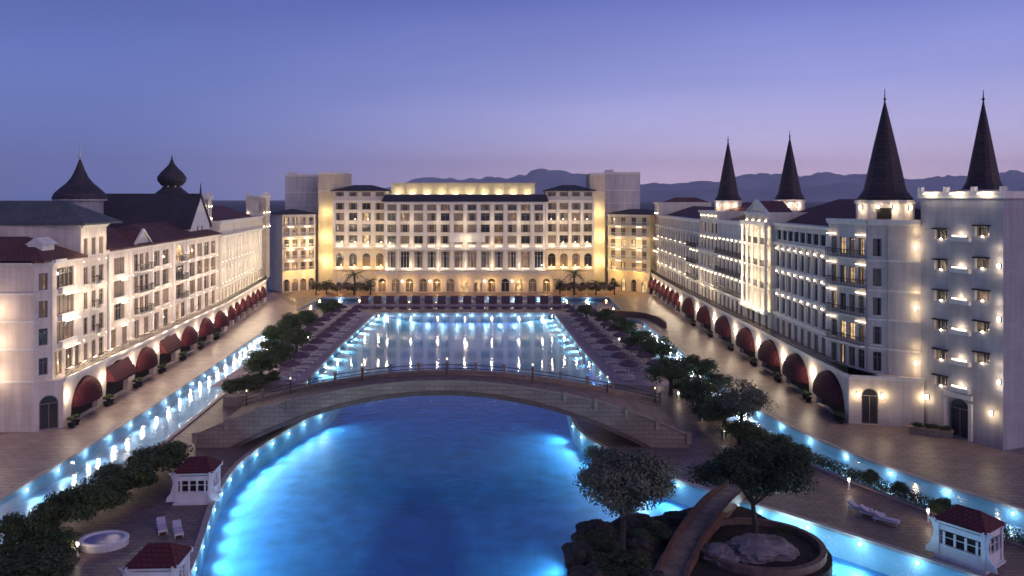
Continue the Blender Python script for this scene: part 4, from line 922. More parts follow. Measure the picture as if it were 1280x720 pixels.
# ------------------------------------------------------------------ underwater lamps
def pool_lamp(x, y, dx, dy, z, power, label, group, cone_=110, col=(.55, .95, 1.0), down=.28, glow=.05):
    t = thing('underwater_lamp', label, 'pool lamp', (x, y, z), 0, group); a = math.atan2(dy, dx)
    mb = MB(); q = Vector((dx, dy, 0)).normalized()
    rows = [[Vector((x, y, z)) + q*e + (Vector((-q.y, q.x, 0))*math.cos(2*PI*k/12) + Vector((0, 0, 1))*math.sin(2*PI*k/12))*r for k in range(12)] for r, e in ((.15, .02), (.15, .08), (.11, .1))]
    mb.grid(rows, 0, True); mb.build('ring', WHITE, t); mb2 = MB(); mb2.poly(rows[-1]); mb2.build('lens', POOLLAMP, t)
    p = Vector((x, y, z)) + q*.3
    light('SPOT', p, power, col, .1, p + q + Vector((0, 0, -down)), cone_, .7)
    light('POINT', p + q*.25, min(power*glow, 30), col, .1)
def along(line, step, start=0.0):
    P = [Vector(p) for p in line]; out = []; d = start
    for i in range(len(P)-1):
        seg = (P[i+1]-P[i]).length; u = (P[i+1]-P[i]).normalized()
        while d < seg: out.append((P[i]+u*d, u)); d += step
        d -= seg
    return out
k = 0
for p, u in along([q for q in L_edge if q[1] > 44], 3.7, 1.0):
    if p.y > 97: continue
    pool_lamp(p.x, p.y, u.y, -u.x, -.36, 900 if p.y < 84 else 600, ORD[k] + ' underwater lamp from the photo\'s bottom along the left edge of the lower pool', 'underwater lamps of the lower pool', 140, (.66, .94, 1.0), .22); k += 1
k = 0
for p, u in along([q for q in R_edge if q[1] > 44], 4.2, 6.5):
    pool_lamp(p.x, p.y, u.y, -u.x, -.36, 900, ORD[k] + ' underwater lamp from the bridge along the right edge of the lower pool', 'underwater lamps of the lower pool', 140, (.66, .94, 1.0), .22); k += 1
for k, (x, y, dx, dy, lab) in enumerate(((22.9, 59.6, 1, .2, 'underwater lamp on the right shore of the island near the planter'), (22.6, 56.4, 1, -.4, 'underwater lamp at the lower right shore of the island'), (20.9, 64.0, .9, .5, 'underwater lamp at the upper right shore of the island'), (4.6, 59.6, -1, .2, 'underwater lamp on the left shore of the island'), (3.6, 54.6, -1, 0, 'underwater lamp at the lower left shore of the island'))):
    pool_lamp(x + dx*.12, y + dy*.12, dx, dy, -.4, 420, lab, 'underwater lamps of the lower pool', 140, (.66, .94, 1.0), .3)
for nm, line, sg in (('left', [(-29.0, 113), (-30.2, 140), (-30.7, 180)], 1), ('right', [(14.0, 113), (11.8, 140), (9.4, 180)], -1)):
    for k, (p, u) in enumerate(along(line, 6.2, 1.5)):
        pool_lamp(p.x, p.y, sg, 0, -.3, 1000, ORD[k] + ' underwater lamp from the bridge on the %s side of the upper pool' % nm, 'underwater lamps of the upper pool', col=(.6, .93, 1.0), down=.2, cone_=130)
for k in range(12):
    pool_lamp(-28.6 + 3.25*k, 180.9, 0, -1, -.4, 650, ORD[k] + ' underwater lamp from the left along the far wall of the upper pool', 'underwater lamps of the upper pool', col=(.6, .9, 1), down=.15)
def canal_lamps(line, nm, flip, step, start, pw):
    for k, (p, u) in enumerate(along(line, step, start)):
        q = Vector((u.y, -u.x))*(1 if flip else -1); pool_lamp(p.x, p.y, q.x, q.y, -.45, pw, ORD[k] + ' underwater lamp from the near end along the ' + nm, 'underwater lamps of the canals', 140, (.72, .92, 1), .35, .24)
canal_lamps([(-44.0, 56), (-44.0, 69), (-44.8, 100), (-46.6, 130), (-48.4, 158)], 'outer wall of the left canal', True, 5.2, 1, 125)
canal_lamps([(-36.6, 56), (-36.6, 69), (-38.0, 100), (-40.6, 130), (-42.4, 156)], 'inner wall of the left canal', False, 6.2, 4, 70)
canal_lamps([(42.6, 66.3), (36.0, 77.5), (31.8, 90), (29.6, 104), (28.8, 125), (28.5, 140), (27.3, 168)], 'outer wall of the right canal', False, 5.6, 1, 190)
canal_lamps([(37.0, 62.5), (31.8, 72.5), (28.2, 81), (25.2, 93), (23.6, 110), (22.8, 130), (21.6, 160)], 'inner wall of the right canal', True, 7.0, 4, 110)
canal_lamps([(-46, 210), (24, 210)], 'far wall of the cross canal', True, 6.5, 1, 220)

# ------------------------------------------------------------------ pavilion kiosks by the pool
def kiosk(label, x, y, rz, w=3.7, d=3.2, h=2.7, name='pool_kiosk'):
    t = thing(name, label, 'kiosk', (x, y, 0), rz)
    def part(nm, m, f): mb = MB(); f(mb); return mb.build(nm, m, t, local=True)
    part('plinth', WHITE, lambda m: (m.box((0, 0, .08), (w+.5, d+.5, .16)), m.box((0, 0, .2), (w+.2, d+.2, .08))))
    for sx in (-1, 1):
        for sy in (-1, 1): part('post', WHITE, lambda m: (m.box((sx*w/2, sy*d/2, h/2+.2), (.26, .26, h-.1)), m.box((sx*w/2, sy*d/2, h+.08), (.36, .36, .14)), m.box((sx*w/2, sy*d/2, .32), (.34, .34, .16))))
    for (cx, cy, L_, rot) in ((0, -d/2, w, 0), (0, d/2, w, 0), (-w/2, 0, d, PI/2), (w/2, 0, d, PI/2)):
        c, s_ = math.cos(rot), math.sin(rot)
        def wallf(m):
            def bx(u, z, du, dz, th=.1): m.box((cx+u*c, cy+u*s_, z), (du, th, dz), rot)
            bx(0, .62, L_-.3, .76); bx(0, 1.03, L_-.28, .08, .26); bx(0, h-.12, L_-.3, .38)
            for u in (-L_*.36, -L_*.12, L_*.12, L_*.36): bx(u, 1.52, .14, .94)
            bx(0, 1.62, L_-.3, .05, .06)
        part('side_panel', WHITE, wallf)
        def arcf(m):
            m.box((cx*1.06, cy*1.06, h+.32), ((L_+.7), .12, .3), rot)
        part('fascia', WHITE, arcf)
    part('dark_interior', DARK, lambda m: m.box((0, 0, h*.55), (w-.5, d-.5, h*.8)))
    def roof(m):
        a, b_ = w/2+.32, d/2+.32; z = h+.4; r = w*.26
        A = [(-a, -b_, z), (a, -b_, z), (a, b_, z), (-a, b_, z)]; Pk = [(-r, 0, z+.95), (r, 0, z+.95)]
        m.poly([A[0], A[1], Pk[1], Pk[0]]); m.poly([A[1], A[2], Pk[1]]); m.poly([A[2], A[3], Pk[0], Pk[1]]); m.poly([A[3], A[0], Pk[0]]); m.poly(A)
    part('roof', KRED, roof)
    for sx in (-1, 1):        # curved consoles at the sides
        def con(m):
            pts = [(0, 0), (.75, 0), (.68, .35), (.38, .7), (.2, 1.3), (.16, h-.7), (.34, h-.1), (.55, h+.1), (0, h+.1)]
            for yy in (-d/2, ): 
                f0 = [(sx*(w/2+.13+px), yy-.06, .24+pz) for px, pz in pts]; f1 = [(a, b_+.12, c_) for a, b_, c_ in f0]
                m.poly(f0); m.poly(f1[::-1])
                for i in range(len(pts)): j = (i+1) % len(pts); m.poly([f0[i], f0[j], f1[j], f1[i]])
        part('console', WHITE, con)
    return t
KRED = brick_material('kiosk_roof_tiles', (.13, .022, .028), (.10, .018, .024), (.03, .01, .01), .4, .3, rough=.7, bump=.7)
kiosk('white kiosk with red roof between the dark hedge and the pool lamps', -27.2, 69.3, .06, 2.75, 2.5, 2.3)
kiosk('white kiosk with red roof cut by the bottom edge of the photo', -22.9, 51.9, .04, 2.7, 2.5, 2.3)
kiosk('white pavilion kiosk with dark roof beside the lagoon at the right', 32.9, 57.6, -.93, 3.1, 2.7, 2.4)
# jacuzzi and pair of beds beside it
t = thing('plunge_tub', 'oval white plunge tub among the bushes at lower left', 'hot tub', (-30.6, 60.0, 0))
mb = MB(); mb.lathe([(1.75, 0), (1.8, .5), (1.7, .58), (1.45, .56), (1.4, .3)], 32, (-30.6, 60.0, 0), sc=(1, .8)); mb.build('rim', WHITE, t)
mb = MB(); mb.lathe([(1.43, .45), (1.42, .46)], 32, (-30.6, 60.0, 0), sc=(1, .8)); mb.build('water', material('tub_water', (.22, .24, .42), .12, .05, 2, .1, 5), t)

# ------------------------------------------------------------------ loungers, parasols, daybeds
def make_lounger():
    t = thing('sun_lounger', 'pale sun lounger', 'sun lounger')
    mb = MB(); mb.box((0, 0, .28), (.68, 1.9, .08)); mb.build('frame', WHITE, t, True)
    for sx in (-1, 1):
        for sy in (-1, 1): mb = MB(); mb.box((sx*.29, sy*.8, .12), (.06, .06, .24)); mb.build('leg', WHITE, t, True)
    mb = MB(); mb.box((0, -.3, .38), (.62, 1.25, .11)); mb.hexa([(-.31, .33, .33), (.31, .33, .33), (.31, .95, .68), (-.31, .95, .68), (-.31, .28, .44), (.31, .28, .44), (.31, .88, .78), (-.31, .88, .78)]); mb.build('cushion', CLOTH, t, True)
    return t
def make_parasol():
    t = thing('parasol', 'burgundy parasol', 'parasol')
    mb = MB(); mb.tube([(0, 0, 0), (0, 0, 2.75)], .04, 8); mb.build('pole', WHITE, t, True)
    mb = MB(); mb.lathe([(.32, 0), (.3, .09), (.08, .12)], 14); mb.build('base', IRON, t, True)
    mb = MB(); n = 8; rows = []
    for r, z in ((.03, 2.85), (.7, 2.62), (1.5, 2.22), (1.52, 2.05)): rows.append([(r*(1 - (.06 if k % 2 else 0))*math.cos(PI*k/n), r*(1 - (.06 if k % 2 else 0))*math.sin(PI*k/n), z) for k in range(2*n)])
    mb.grid(rows, 0, True); mb.build('canopy', PURPLE, t, True)
    return t
def make_daybed():
    t = thing('daybed', 'dark daybed', 'daybed')
    mb = MB(); mb.box((0, 0, .25), (2.0, 1.8, .4)); mb.build('base', WICK, t, True)
    mb = MB(); mb.box((0, -.05, .53), (1.8, 1.6, .16)); mb.build('cushion', CLOTH, t, True)
    mb = MB(); rows = [[(x, .9 + .1 - 1.0*(1-math.cos(a)), .45 + 1.45*math.sin(a)) for x in (-1, -.5, 0, .5, 1)] for a in [PI*.62*k/7 for k in range(8)]]; mb.grid(rows); mb.build('canopy', PURPLE, t, True)
    return t
L0, P0_, D0 = make_lounger(), make_parasol(), make_daybed(); used = {}
def put(src, loc, rz, label, group, scale=None):
    if src.name not in used:
        used[src.name] = 1; src.location = loc; src.rotation_euler = (0, 0, rz); src['label'] = label; src['group'] = group
        return src
    return dup(src, loc, rz, label, group, scale)
for side, sx in (('left', -1), ('right', 1)):
    for i in range(11):
        y = 115 + 6.0*i; ex = (-29.2 - (y-112)*.028) if sx < 0 else (14.4 - (y-112)*.075)
        for j, off in enumerate((2.6, 6.6)):
            row = 'waterside' if j == 0 else 'back'
            put(P0_, (ex + sx*off, y + .4*j, 0), .3*i, '%s burgundy parasol from the bridge in the %s row of the %s pool beach' % (ORD[i], row, side), 'parasols on the pool beaches')
            for q in (-1, 1):
                put(L0, (ex + sx*(off-.1), y + .4*j + q*1.15, 0), PI/2*(1 if sx > 0 else 3)+PI + .05*RND.uniform(-1, 1), 'pale lounger on the %s side of the %s parasol, %s row, %s pool beach' % ('near' if q < 0 else 'far', ORD[i], row, side), 'loungers on the pool beaches')
mb = MB(); mb.box((-12.5, 197, -.45), (52, 5.4, 1.1)); mb.build('daybed_platform', BEACH)['kind'] = 'structure'
for i in range(16):
    put(D0, (-36.2 + 3.15*i, 197.2, .1), PI, ORD[i] + ' dark canopied daybed from the left on the strip between the far canals', 'daybeds on the platform')
for k, (x, y, a) in enumerate(((-27.4, 62.6, .5), (-25.9, 62.0, .5))):
    put(L0, (x, y, 0), a, '%s of two pale loungers on the brown deck near the bottom kiosk' % ('left', 'right')[k], 'loungers by the bottom kiosk')
for k, (px, py) in enumerate(((1075, 640), (1090, 646), (1108, 654))):
    p = at(px, py); put(L0, (p.x, p.y, 0), .9, '%s pale lounger from the left on the deck beside the right kiosk' % ORD[k], 'loungers on the right deck')

# ------------------------------------------------------------------ bollard lamps
BOL = [((185, 585), 'slim white bollard lamp at the end of the left hedge'), ((97, 695), 'slim white bollard lamp beside the oval tub'), ((339, 465), 'white bollard lamp under the left trees by the canal'), ((385, 428), 'white bollard lamp at the far left trees'), ((284, 492), 'white bollard lamp behind the left bridge end'),
       ((774, 430), 'white bollard lamp at the far end of the right tree row'), ((824, 476), 'white bollard lamp below the second right tree clump'), ((848, 500), 'white bollard lamp on the right path above the bridge end'), ((878, 528), 'white bollard lamp on the right path beside the bridge end'), ((905, 549), 'white bollard lamp at the bend of the right path'), ((1061, 612), 'white bollard lamp against the low right hedge'), ((1160, 652), 'white bollard lamp left of the right kiosk')]
for (px, py), lab in BOL:
    p = at(px, py); t = thing('bollard_lamp', lab, 'bollard lamp', p, 0, 'bollard lamps')
    mb = MB(); mb.lathe([(.12, 0), (.12, .05), (.085, .08), (.085, .78)], 10); mb.build('post', WHITE, t, True)
    mb = MB(); mb.lathe([(.08, .78), (.08, 1.0)], 10); mb.build('lens', BULB, t, True)
    mb = MB(); mb.lathe([(.13, 1.0), (.12, 1.06), (.02, 1.09)], 10); mb.build('cap', WHITE, t, True)
    light('POINT', (p.x, p.y-.22, 1.0), 16, SOFT, .1)

# ------------------------------------------------------------------ plants
def leaf_cloud(mb, centre, rx, ry, rz, n, size, rng, shell=.55):
    for _ in range(n):
        while True:
            d = Vector((rng.gauss(0, 1), rng.gauss(0, 1), rng.gauss(0, 1)))
            if d.length > .01: d.normalize(); break
        r = shell + (1-shell)*rng.random()**.6; p = Vector((centre[0] + d.x*rx*r, centre[1] + d.y*ry*r, centre[2] + d.z*rz*r))
        nn = (d + Vector((rng.uniform(-.8, .8), rng.uniform(-.8, .8), rng.uniform(-.3, 1)))).normalized()
        a = nn.cross(Vector((rng.uniform(-1, 1), rng.uniform(-1, 1), rng.uniform(-1, 1)))).normalized(); b_ = nn.cross(a); s_ = size*rng.uniform(.6, 1.35)
        mb.poly([p - a*s_, p + b_*s_*.55 + nn*s_*.12, p + a*s_, p - b_*s_*.55 + nn*s_*.12])
def crown_mesh(seed, blobs, flat, leaves, size, low=-.6, mat=LEAF_G):
    rng = random.Random(seed); mb = MB()
    for k in range(blobs):
        a = rng.uniform(0, 2*PI); r = rng.random()**.5*.72; z = rng.uniform(low, .75)*(1-r*.5)
        q = rng.uniform(.26, .5); leaf_cloud(mb, (r*math.cos(a), r*math.sin(a), z*flat), q, q, q*.8*max(.6, flat), leaves//blobs, size, rng, .2)
    return mb.mesh('crown', mat)
CR = [crown_mesh(11+i, 19, .85, 4600, .052) for i in range(4)]; CRH = [crown_mesh(31+i, 20, .7, 6000, .047, -.3, LEAF_H) for i in range(3)]
TR = []
for i in range(2):
    mb = MB(); rng = random.Random(50+i); mb.tube([(0, 0, -1.6), (.03, .02, -.8), (.0, .04, -.1)], [.10, .08, .06], 8)
    for k in range(5): a = 2*PI*k/5 + rng.random(); mb.tube([(.01, .03, -.6), (.25*math.cos(a), .25*math.sin(a), -.2), (.5*math.cos(a), .5*math.sin(a), .2)], [.055, .04, .015], 6)
    TR.append(mb.mesh('trunk', BARK))
def tree(name, label, x, y, r, h, k, group, cat='tree', mats=None):
    t = thing(name, label, cat, (x, y, 0), 0, group); c = bpy.data.objects.new('crown', CR[k % 4]); C.objects.link(c); c.parent = t
    c.scale = (r, r, r*.85); c.location = (0, 0, h); c.rotation_euler = (0, 0, k*1.7)
    q = bpy.data.objects.new('trunk', TR[k % 2]); C.objects.link(q); q.parent = t; q.location = (0, 0, h); q.scale = (r, r, h/1.6); return t
def shrub(label, x, y, rx, ry, h, k, group=None, name='shrub', rz=0.0):
    o = bpy.data.objects.new(name, CRH[k % 3]); C.objects.link(o); o.location = (x, y, h*.42); o.scale = (rx*1.05, ry*1.05, h*.75); o.rotation_euler = (0, 0, rz); tag(o, label, 'shrub', group); return o
RT = [(733, 388, 24), (755, 395, 30), (778, 407, 36), (800, 426, 46), (826, 436, 48), (838, 466, 62), (872, 458, 46), (876, 490, 62), (905, 512, 62), (897, 478, 36)]
for k, (px, py, wd) in enumerate(RT):
    p = at(px, py, 2.9); r = wd/2000*p.y*1.05; tree('bushy_tree', ORD[k] + ' dark bushy tree from the hotel end beside the right canal', p.x, p.y, r, 2.9, k, 'trees along the right canal')
LT = [(411, 385, 30), (384, 398, 28), (366, 404, 36), (352, 418, 40), (370, 424, 36), (344, 440, 44), (326, 452, 40)]
for k, (px, py, wd) in enumerate(LT):
    p = at(px, py, 2.7); r = wd/2000*p.y*1.2; tree('bushy_tree', ORD[k] + ' dark bushy tree from the hotel end beside the left canal', p.x, p.y, r, 2.7, k+1, 'trees along the left canal')
SH = [((318, 476), 2.6, 1.9, 'dark low shrub below the left canal trees'), ((300, 484), 2.4, 2.9, 'dark low shrub nearest the left bridge end'), ((335, 472), 2.2, 1.7, 'dark shrub under the left trees by the bollard lamp'),
      ((930, 540), 2.8, 2.4, 'dark shrub where the right path meets the canal hedge'), ((960, 556), 2.6, 2.2, 'dark shrub at the start of the low right hedge'), ((890, 515), 2.8, 2.4, 'dark shrub between the right path and canal trees'), ((860, 485), 2.4, 2.2, 'dark shrub under the biggest right tree'), ((985, 568), 2.4, 1.9, 'dark shrub behind the umbrella pine'),
      ((1086, 597), .9, 1.7, 'first round bush rising from the low right hedge'), ((1126, 612), .8, 1.6, 'second round bush rising from the low right hedge'), ((1176, 634), .9, 1.7, 'third round bush rising from the low right hedge')]
for k, ((px, py), r, h, lab) in enumerate(SH): p = at(px, py, h*.4); shrub(lab, p.x, p.y, r, r, h, k, 'dark shrubs')
BU = [(-33.4, 78.2, 1.6, 1.7, 2.0, 'rounded shrub at the far tip of the left hedge mass'), (-33.2, 75, 2.2, 2.6, 2.6, 'dark shrub behind the left kiosk in the hedge mass'), (-33.6, 71, 2.5, 3.0, 2.8, 'large dark shrub in the middle of the left hedge mass'), (-34.0, 66.5, 2.3, 2.8, 2.5, 'dark shrub at the near end of the left hedge mass'), (-34.6, 62.4, 1.7, 1.9, 3.1, 'tall ball-shaped bush at the lower left canal edge'), (-35.6, 59.2, 1.7, 1.9, 3.0, 'ball-shaped bush nearest the bottom left corner'), (-33.6, 57.6, 2.4, 2.2, 1.6, 'low dark shrub behind the oval tub'), (-33.2, 53.6, 2.8, 2.6, 1.5, 'low dark shrub in the bottom left corner'), (-36.4, 55.4, 1.5, 2.0, 1.6, 'small shrub at the left photo edge by the canal')]
for k, (x, y, rx, ry, h, lab) in enumerate(BU): shrub(lab, x, y, rx*1.2, ry*1.25, h*1.3, k, 'left garden shrubs')
hd = MB(); rng = random.Random(5)
for p, u in along([(25.6, 90), (28.6, 80), (32.0, 71.6), (37.0, 62), (44, 49)], .55): leaf_cloud(hd, (p.x-.9*u.y*-1*-1, p.y-.4, .45), .95, .75, .6, 240, .085, rng, .4)
o = hd.build('hedge', LEAF_H); tag(o, 'long low clipped dark hedge along the inner edge of the right canal', 'hedge')

def big_tree(name, label, x, y, crown, trunk_pts, leafmat, n, size, seed, limbs, z0=0.0):
    t = thing(name, label, 'tree', (x, y, z0)); rng = random.Random(seed); mb = MB(); cx, cy, cz, rx, ry, rz = crown; ends = []
    mt = MB(); mt.tube(trunk_pts, [.26 - .05*i for i in range(len(trunk_pts))], 10); top = Vector(trunk_pts[-1])
    for k in range(limbs):
        a = 2*PI*k/limbs + rng.uniform(-.3, .3); e = Vector((cx + rx*.66*math.cos(a)*rng.uniform(.5, 1), cy + ry*.66*math.sin(a)*rng.uniform(.5, 1), cz + rz*rng.uniform(-.3, .5)))
        m = top.lerp(e, .5) + Vector((rng.uniform(-.3, .3), rng.uniform(-.3, .3), .35)); mt.tube([top, m, e], [.11, .075, .03], 7)
        for j in range(3):
            e2 = e + Vector((rng.uniform(-1.2, 1.2), rng.uniform(-1.2, 1.2), rng.uniform(0, 1))); mt.tube([m.lerp(e, .6), e2], [.045, .012], 5); ends.append(e2)
        ends.append(e)
    mt.build('trunk', BARK, t)
    blobs = ends + [Vector((cx + rx*r*math.cos(a), cy + ry*r*math.sin(a), cz + rz*rng.uniform(-.55, .8)*(1.05-r))) for r, a in [(rng.random()**.5*.85, rng.uniform(0, 2*PI)) for _ in range(34)]]
    for c in blobs:
        q = rng.uniform(.6, 1.5); leaf_cloud(mb, c, q, q, q*.62, n//len(blobs), size, rng, .12)
    mb.build('crown', leafmat, t); return t
big_tree('olive_tree', 'broad grey-green tree with round crown on the rocky island', 7.9, 56.4, (7.8, 56.8, 5.75, 3.95, 3.5, 2.75), [(7.9, 56.4, .3), (7.8, 56.5, 1.8), (7.9, 56.5, 3.4)], LEAF_O, 42000, .105, 3, 7, .3)
big_tree('umbrella_pine', 'dark flat-crowned pine with forked trunk in the round planter', 18.0, 59.2, (18.2, 60.0, 5.4, 5.0, 4.0, 1.7), [(18.0, 59.2, .6), (18.05, 59.3, 1.6), (17.9, 59.4, 3.2)], LEAF_P, 36000, .105, 9, 8, .5)
big_tree('small_tree', 'small thin-leaved tree between the right canal and hedge', 24.0, 84.5, (24.6, 85.0, 4.4, 2.9, 2.6, 1.7), [(24.0, 84.5, 0), (24.2, 84.6, 1.6), (24.3, 84.7, 3.0)], LEAF_O, 9000, .10, 15, 6)
# palms and lit shrubs on the terrace before the hotel
def make_palm():
    t = thing('palm_tree', 'palm', 'palm tree'); rng = random.Random(2); mb = MB(); mb.tube([(0, 0, 0), (.08, 0, 1.8), (.02, .05, 4.2)], [.26, .19, .17], 9); mb.build('trunk', BARK, t, True)
    mb = MB()
    for k in range(22):
        a = 2*PI*k/22 + rng.uniform(-.1, .1); up = rng.uniform(.1, 1.2); pts = []
        for j in range(7):
            s_ = j/6; rr = 2.3*s_; z = 4.2 + up*rr*.6 - .42*rr*rr*(.75-.3*up); pts.append(Vector((rr*math.cos(a), rr*math.sin(a), z)))
        sd = Vector((-math.sin(a), math.cos(a), 0))
        for j in range(6):
            for e in (-1, 1):
                for f in (.1, .55):
                    p = pts[j].lerp(pts[j+1], f); w = .62*math.sin(PI*(.12+.85*(j+f)/6.5)); mb.poly([p, p.lerp(pts[j+1], .5), p + sd*e*w + (pts[j+1]-pts[j])*.7 + Vector((0, 0, -.28*w))])
    mb.build('crown', LEAF_G, t, True); return t
PM = make_palm()
for k, (px, sc_) in enumerate(((443, 1.35), (463, .9), (408, .8), (395, .7), (718, 1.35), (700, .85), (745, .85), (768, .75))):
    y = 214.5 + (k % 3); put(PM, ((px-640)/1000*y, y, 0), k*.7, ORD[k] + ' palm from the left on the amber-lit terrace before the hotel' if k < 0 else ['tall palm at the left corner of the hotel arcade', 'small palm hugging the left end of the arcade', 'small palm on the left terrace', 'smallest palm at the far left of the terrace', 'tall palm at the right corner of the hotel arcade', 'small palm hugging the right end of the arcade', 'small palm on the right terrace', 'smallest palm at the far right of the terrace'][k], 'palms on the hotel terrace').scale = (sc_,)*3
k = 0
for sx, x0 in (('left', -53.5), ('right', 13.5)):
    for i in range(6):
        x = x0 + i*2.7; shrub('%s amber-lit shrub from the left on the %s terrace' % (ORD[i], sx), x, 219.5 + (i % 2), 1.7, 1.4, 3.6, i, 'terrace shrubs'); 
        put(P0_, (x+1.2, 216.4 + (i % 2)*1.4, 0), i*.4, '%s parasol from the left on the %s hotel terrace' % (ORD[i], sx), 'parasols on the hotel terrace')
        if i % 2 == 0: light('POINT', (x+1.3, 217.2, 1.6), 110, (1, .5, .16), .2)
# potted shrubs at the arcade piers
def make_pot():
    t = thing('potted_shrub', 'pot', 'planter'); mb = MB(); mb.lathe([(.3, 0), (.42, .5), (.46, .55), (.36, .55)], 12); mb.build('pot', IRON, t, True)
    o = bpy.data.objects.new('foliage', CRH[0]); C.objects.link(o); o.parent = t; o.location = (0, 0, .95); o.scale = (.55, .55, .5); return t
POT = make_pot()
for F_, us, nm in ((A1, [.7, 10.1, 19.5, 28.9, 38.3, 47.7, 56.9], 'left'), (B1, [12.5, 25.7, 39, 51.3, 62.3, 73.0, 83.0], 'right')):
    for k, u in enumerate(us if nm == 'left' else us[::-1]):
        for e, w_ in ((-.55, 'near'), (.55, 'far')):
            p = F_.pt(u + e, .8, 0); put(POT, p, 0, '%s-side pot of the %s arcade pier from the near end of the %s arcade' % (w_, ORD[k], nm), 'pots at the arcade piers')
# curved low wall at the far end of the right canal
mb = MB(); arc = smooth_line([(30.6, 160), (30.4, 168), (28.4, 174.4), (24, 176.4), (19.4, 175.2)], 6)
rows = [[(x, y, z) for z, x, y in ((0, a[0], a[1]), (1.1, a[0], a[1]))] for a in arc]; ins = along(arc, .6)
rows = [[(p.x-u.y*.0, p.y, 0), (p.x, p.y, 1.1), (p.x+u.y*.35, p.y-u.x*.35, 1.1), (p.x+u.y*.35, p.y-u.x*.35, 0)] for p, u in ins]; mb.grid(rows, 0, True); mb.poly(rows[0]); mb.poly(rows[-1])
o = mb.build('curved_wall', material('red_brown_wall', (.13, .07, .06), .85, .2, 1, .3, 8)); tag(o, 'low curved red-brown wall round the far end of the right canal', 'wall')

# ------------------------------------------------------------------ island with rocks, path and round planter
ISL = smooth_loop([(3.8, 47), (3.7, 54), (4.9, 60), (8.2, 63.4), (12.5, 65.0), (16, 67.0), (19.2, 66.6), (20.6, 63.9), (22.6, 61.0), (23.0, 57.6), (21.2, 54.6), (17.4, 53.6), (13.4, 52.0), (12.4, 46), (8, 43)], 4)
sheet('island', [ISL], .32, SOIL, None, ROCK, outerwall=2.6)
t = thing('round_planter', 'low round brown planter wall on the island', 'planter', (18, 58.6, .3)); mb = MB()
mb.lathe([(4.75, .3), (4.75, .85), (4.35, .88), (4.3, .45)], 40, (18, 58.6, 0), sc=(1, .95)); mb.build('rim', material('planter_stone', (.16, .10, .08), .8, .2, 1.5, .4, 8), t)
mb = MB(); mb.lathe([(.05, .5), (4.34, .46)], 40, (18, 58.6, 0), sc=(1, .95)); mb.build('soil', SOIL, t)
def rock(label, x, y, z, sx, sy, sz, seed, mat=ROCK, group='island rocks'):
    mb = MB(); n, m = 44, 26; rows = []
    for j in range(m):
        th = PI*j/(m-1); row = []
        for i in range(n):
            ph = 2*PI*i/n; d = Vector((math.sin(th)*math.cos(ph), math.sin(th)*math.sin(ph), math.cos(th))); q = 1 + .34*noise.fractal(d*1.3 + Vector((seed, 0, 0)), 1, 2, 3) + .22*(.5-abs(noise.noise(d*3.1 + Vector((0, seed, 0))))) + .05*noise.noise(d*9)
            row.append((x + d.x*sx*q, y + d.y*sy*q, z + d.z*sz*q))
        rows.append(row)
    mb.grid(rows, 0, True); o = mb.build('rock', mat); tag(o, label, 'rock', group)
for k, (x, y, sx, sy, sz, lab) in enumerate(((4.9, 57.2, 1.4, 1.9, 1.0, 'dark rounded rock at the left shore of the island'), (6.3, 61.2, 1.8, 1.3, 1.0, 'dark rock at the upper left corner of the island'), (9.6, 62.8, 1.7, 1.2, .9, 'dark rock on the far shore of the island'), (5.2, 53.4, 1.6, 1.8, 1.1, 'large dark rock at the bottom left of the island'), (9.4, 58.8, 1.3, 1.2, .7, 'dark rock beside the round-crowned tree trunk'), (12.8, 63.6, 1.3, 1.0, .8, 'dark rock beside the top of the curved ramp'), (9.2, 53.6, 1.4, 1.3, .8, 'dark rock under the ramp at the bottom'))): rock(lab, x, y, .4, sx*.85, sy*.85, sz*.8, 3.0+k*2.3)
PALEROCK = material('pale_rock', (.22, .18, .19), .9, .25, .9, .8, 3)
rock('pale flat-topped boulder under the umbrella pine', 18.0, 57.6, .75, 2.5, 1.6, .75, 41, PALEROCK); rock('pale grey boulder left of the flat boulder', 14.9, 57.0, .55, 1.2, 1.3, .5, 47, PALEROCK)
for k, (x, y, r, h) in enumerate(((6.4, 58.8, 2.0, 1.6), (7.4, 55.2, 2.2, 1.7), (10.6, 60.6, 1.9, 1.5), (14.0, 63.6, 1.4, 1.1), (21.0, 61.6, 1.1, .8))): shrub(['dark shrub among the left island rocks', 'dark shrub below the round-crowned tree', 'dark shrub beside the curved ramp', 'dark shrub at the top of the island', 'dark low shrub inside the round planter rim'][k], x, y, r, r, h, k, 'island shrubs')
pth = smooth_line([(19.8, 70.6), (18.2, 67.4), (15.4, 62.6), (12.6, 58.0), (10.6, 53.6), (9.6, 48)], 6)
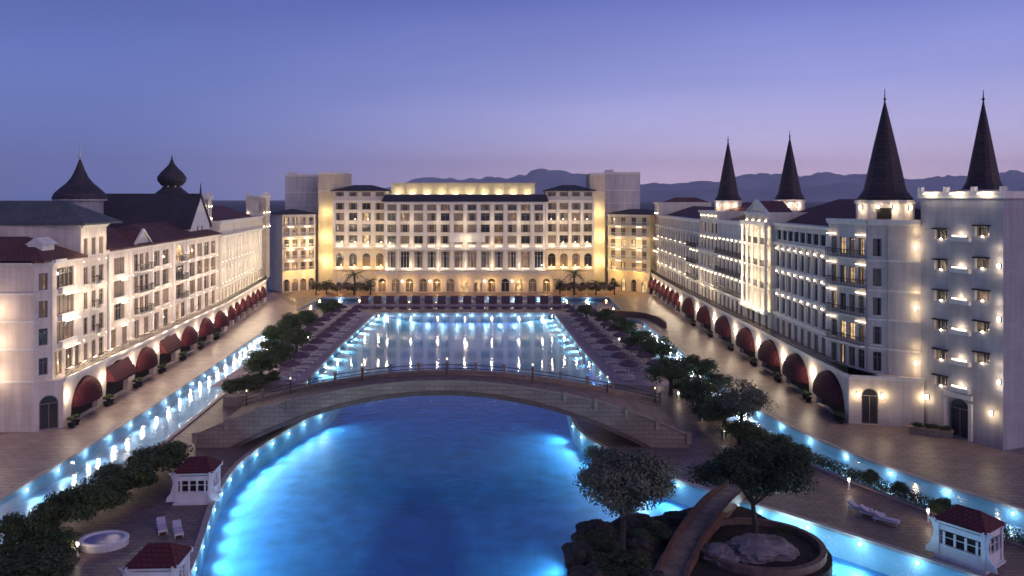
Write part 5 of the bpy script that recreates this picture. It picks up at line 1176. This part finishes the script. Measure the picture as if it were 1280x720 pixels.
t = thing('curved_ramp', 'curved brown ramp crossing the island between low kerbs', 'ramp', (14, 60, 0)); hp = lambda i: .45 + 1.0*math.sin(PI*min(1, i/20))
pp = along(pth, .8); W_ = .85
mb = MB(); rows = [[(p.x-u.y*W_, p.y+u.x*W_, 0.1), (p.x-u.y*W_, p.y+u.x*W_, hp(i)), (p.x+u.y*W_, p.y-u.x*W_, hp(i)), (p.x+u.y*W_, p.y-u.x*W_, 0.1)] for i, (p, u) in enumerate(pp)]; mb.grid(rows, 0, True); mb.build('deck', material('ramp_planks', (.27, .19, .14), .8, .25, 1.2, .3, 8), t)
for sg in (-1, 1):
    mb = MB(); rows = [[(p.x-u.y*sg*q, p.y+u.x*sg*q, hp(i)+z) for q, z in ((W_-.03, -.4), (W_-.03, .34), (W_+.27, .34), (W_+.27, -.4))] for i, (p, u) in enumerate(pp)]; mb.grid(rows, 0, True); mb.poly(rows[0]); mb.poly(rows[-1]); mb.build('kerb', material('ramp_kerb', (.15, .075, .05), .8, .2, 1.5, .3, 8), t)

# ------------------------------------------------------------------ evening haze over the plain
mb = MB(); mb.box((0, 5000, 258), (19000, 12000, 525)); hz = bpy.data.materials.new('haze_air'); hz.use_nodes = True; nt = hz.node_tree; nt.nodes.clear()
o_ = nt.nodes.new('ShaderNodeOutputMaterial'); v_ = nt.nodes.new('ShaderNodeVolumePrincipled'); v_.inputs['Color'].default_value = (.93, .95, 1, 1); v_.inputs['Density'].default_value = 1.0e-4
nt.links.new(v_.outputs[0], o_.inputs['Volume']); o = mb.build('haze', hz); o['kind'] = 'stuff'

t = thing('stone_planter', 'low stone planter with dark shrubs between the arched door and the tower gate', 'planter', (46.2, 88.2, 0), -.5)
mb = MB(); mb.box((0, 0, .3), (4.2, 1.3, .6)); mb.box((0, 0, .64), (4.4, 1.5, .08)); mb.build('wall', STONE_L, t, True)
for k in range(3):
    o = bpy.data.objects.new('foliage', CRH[k]); C.objects.link(o); o.parent = t; o.location = (-1.3 + 1.3*k, 0, .85); o.scale = (.75, .6, .5)
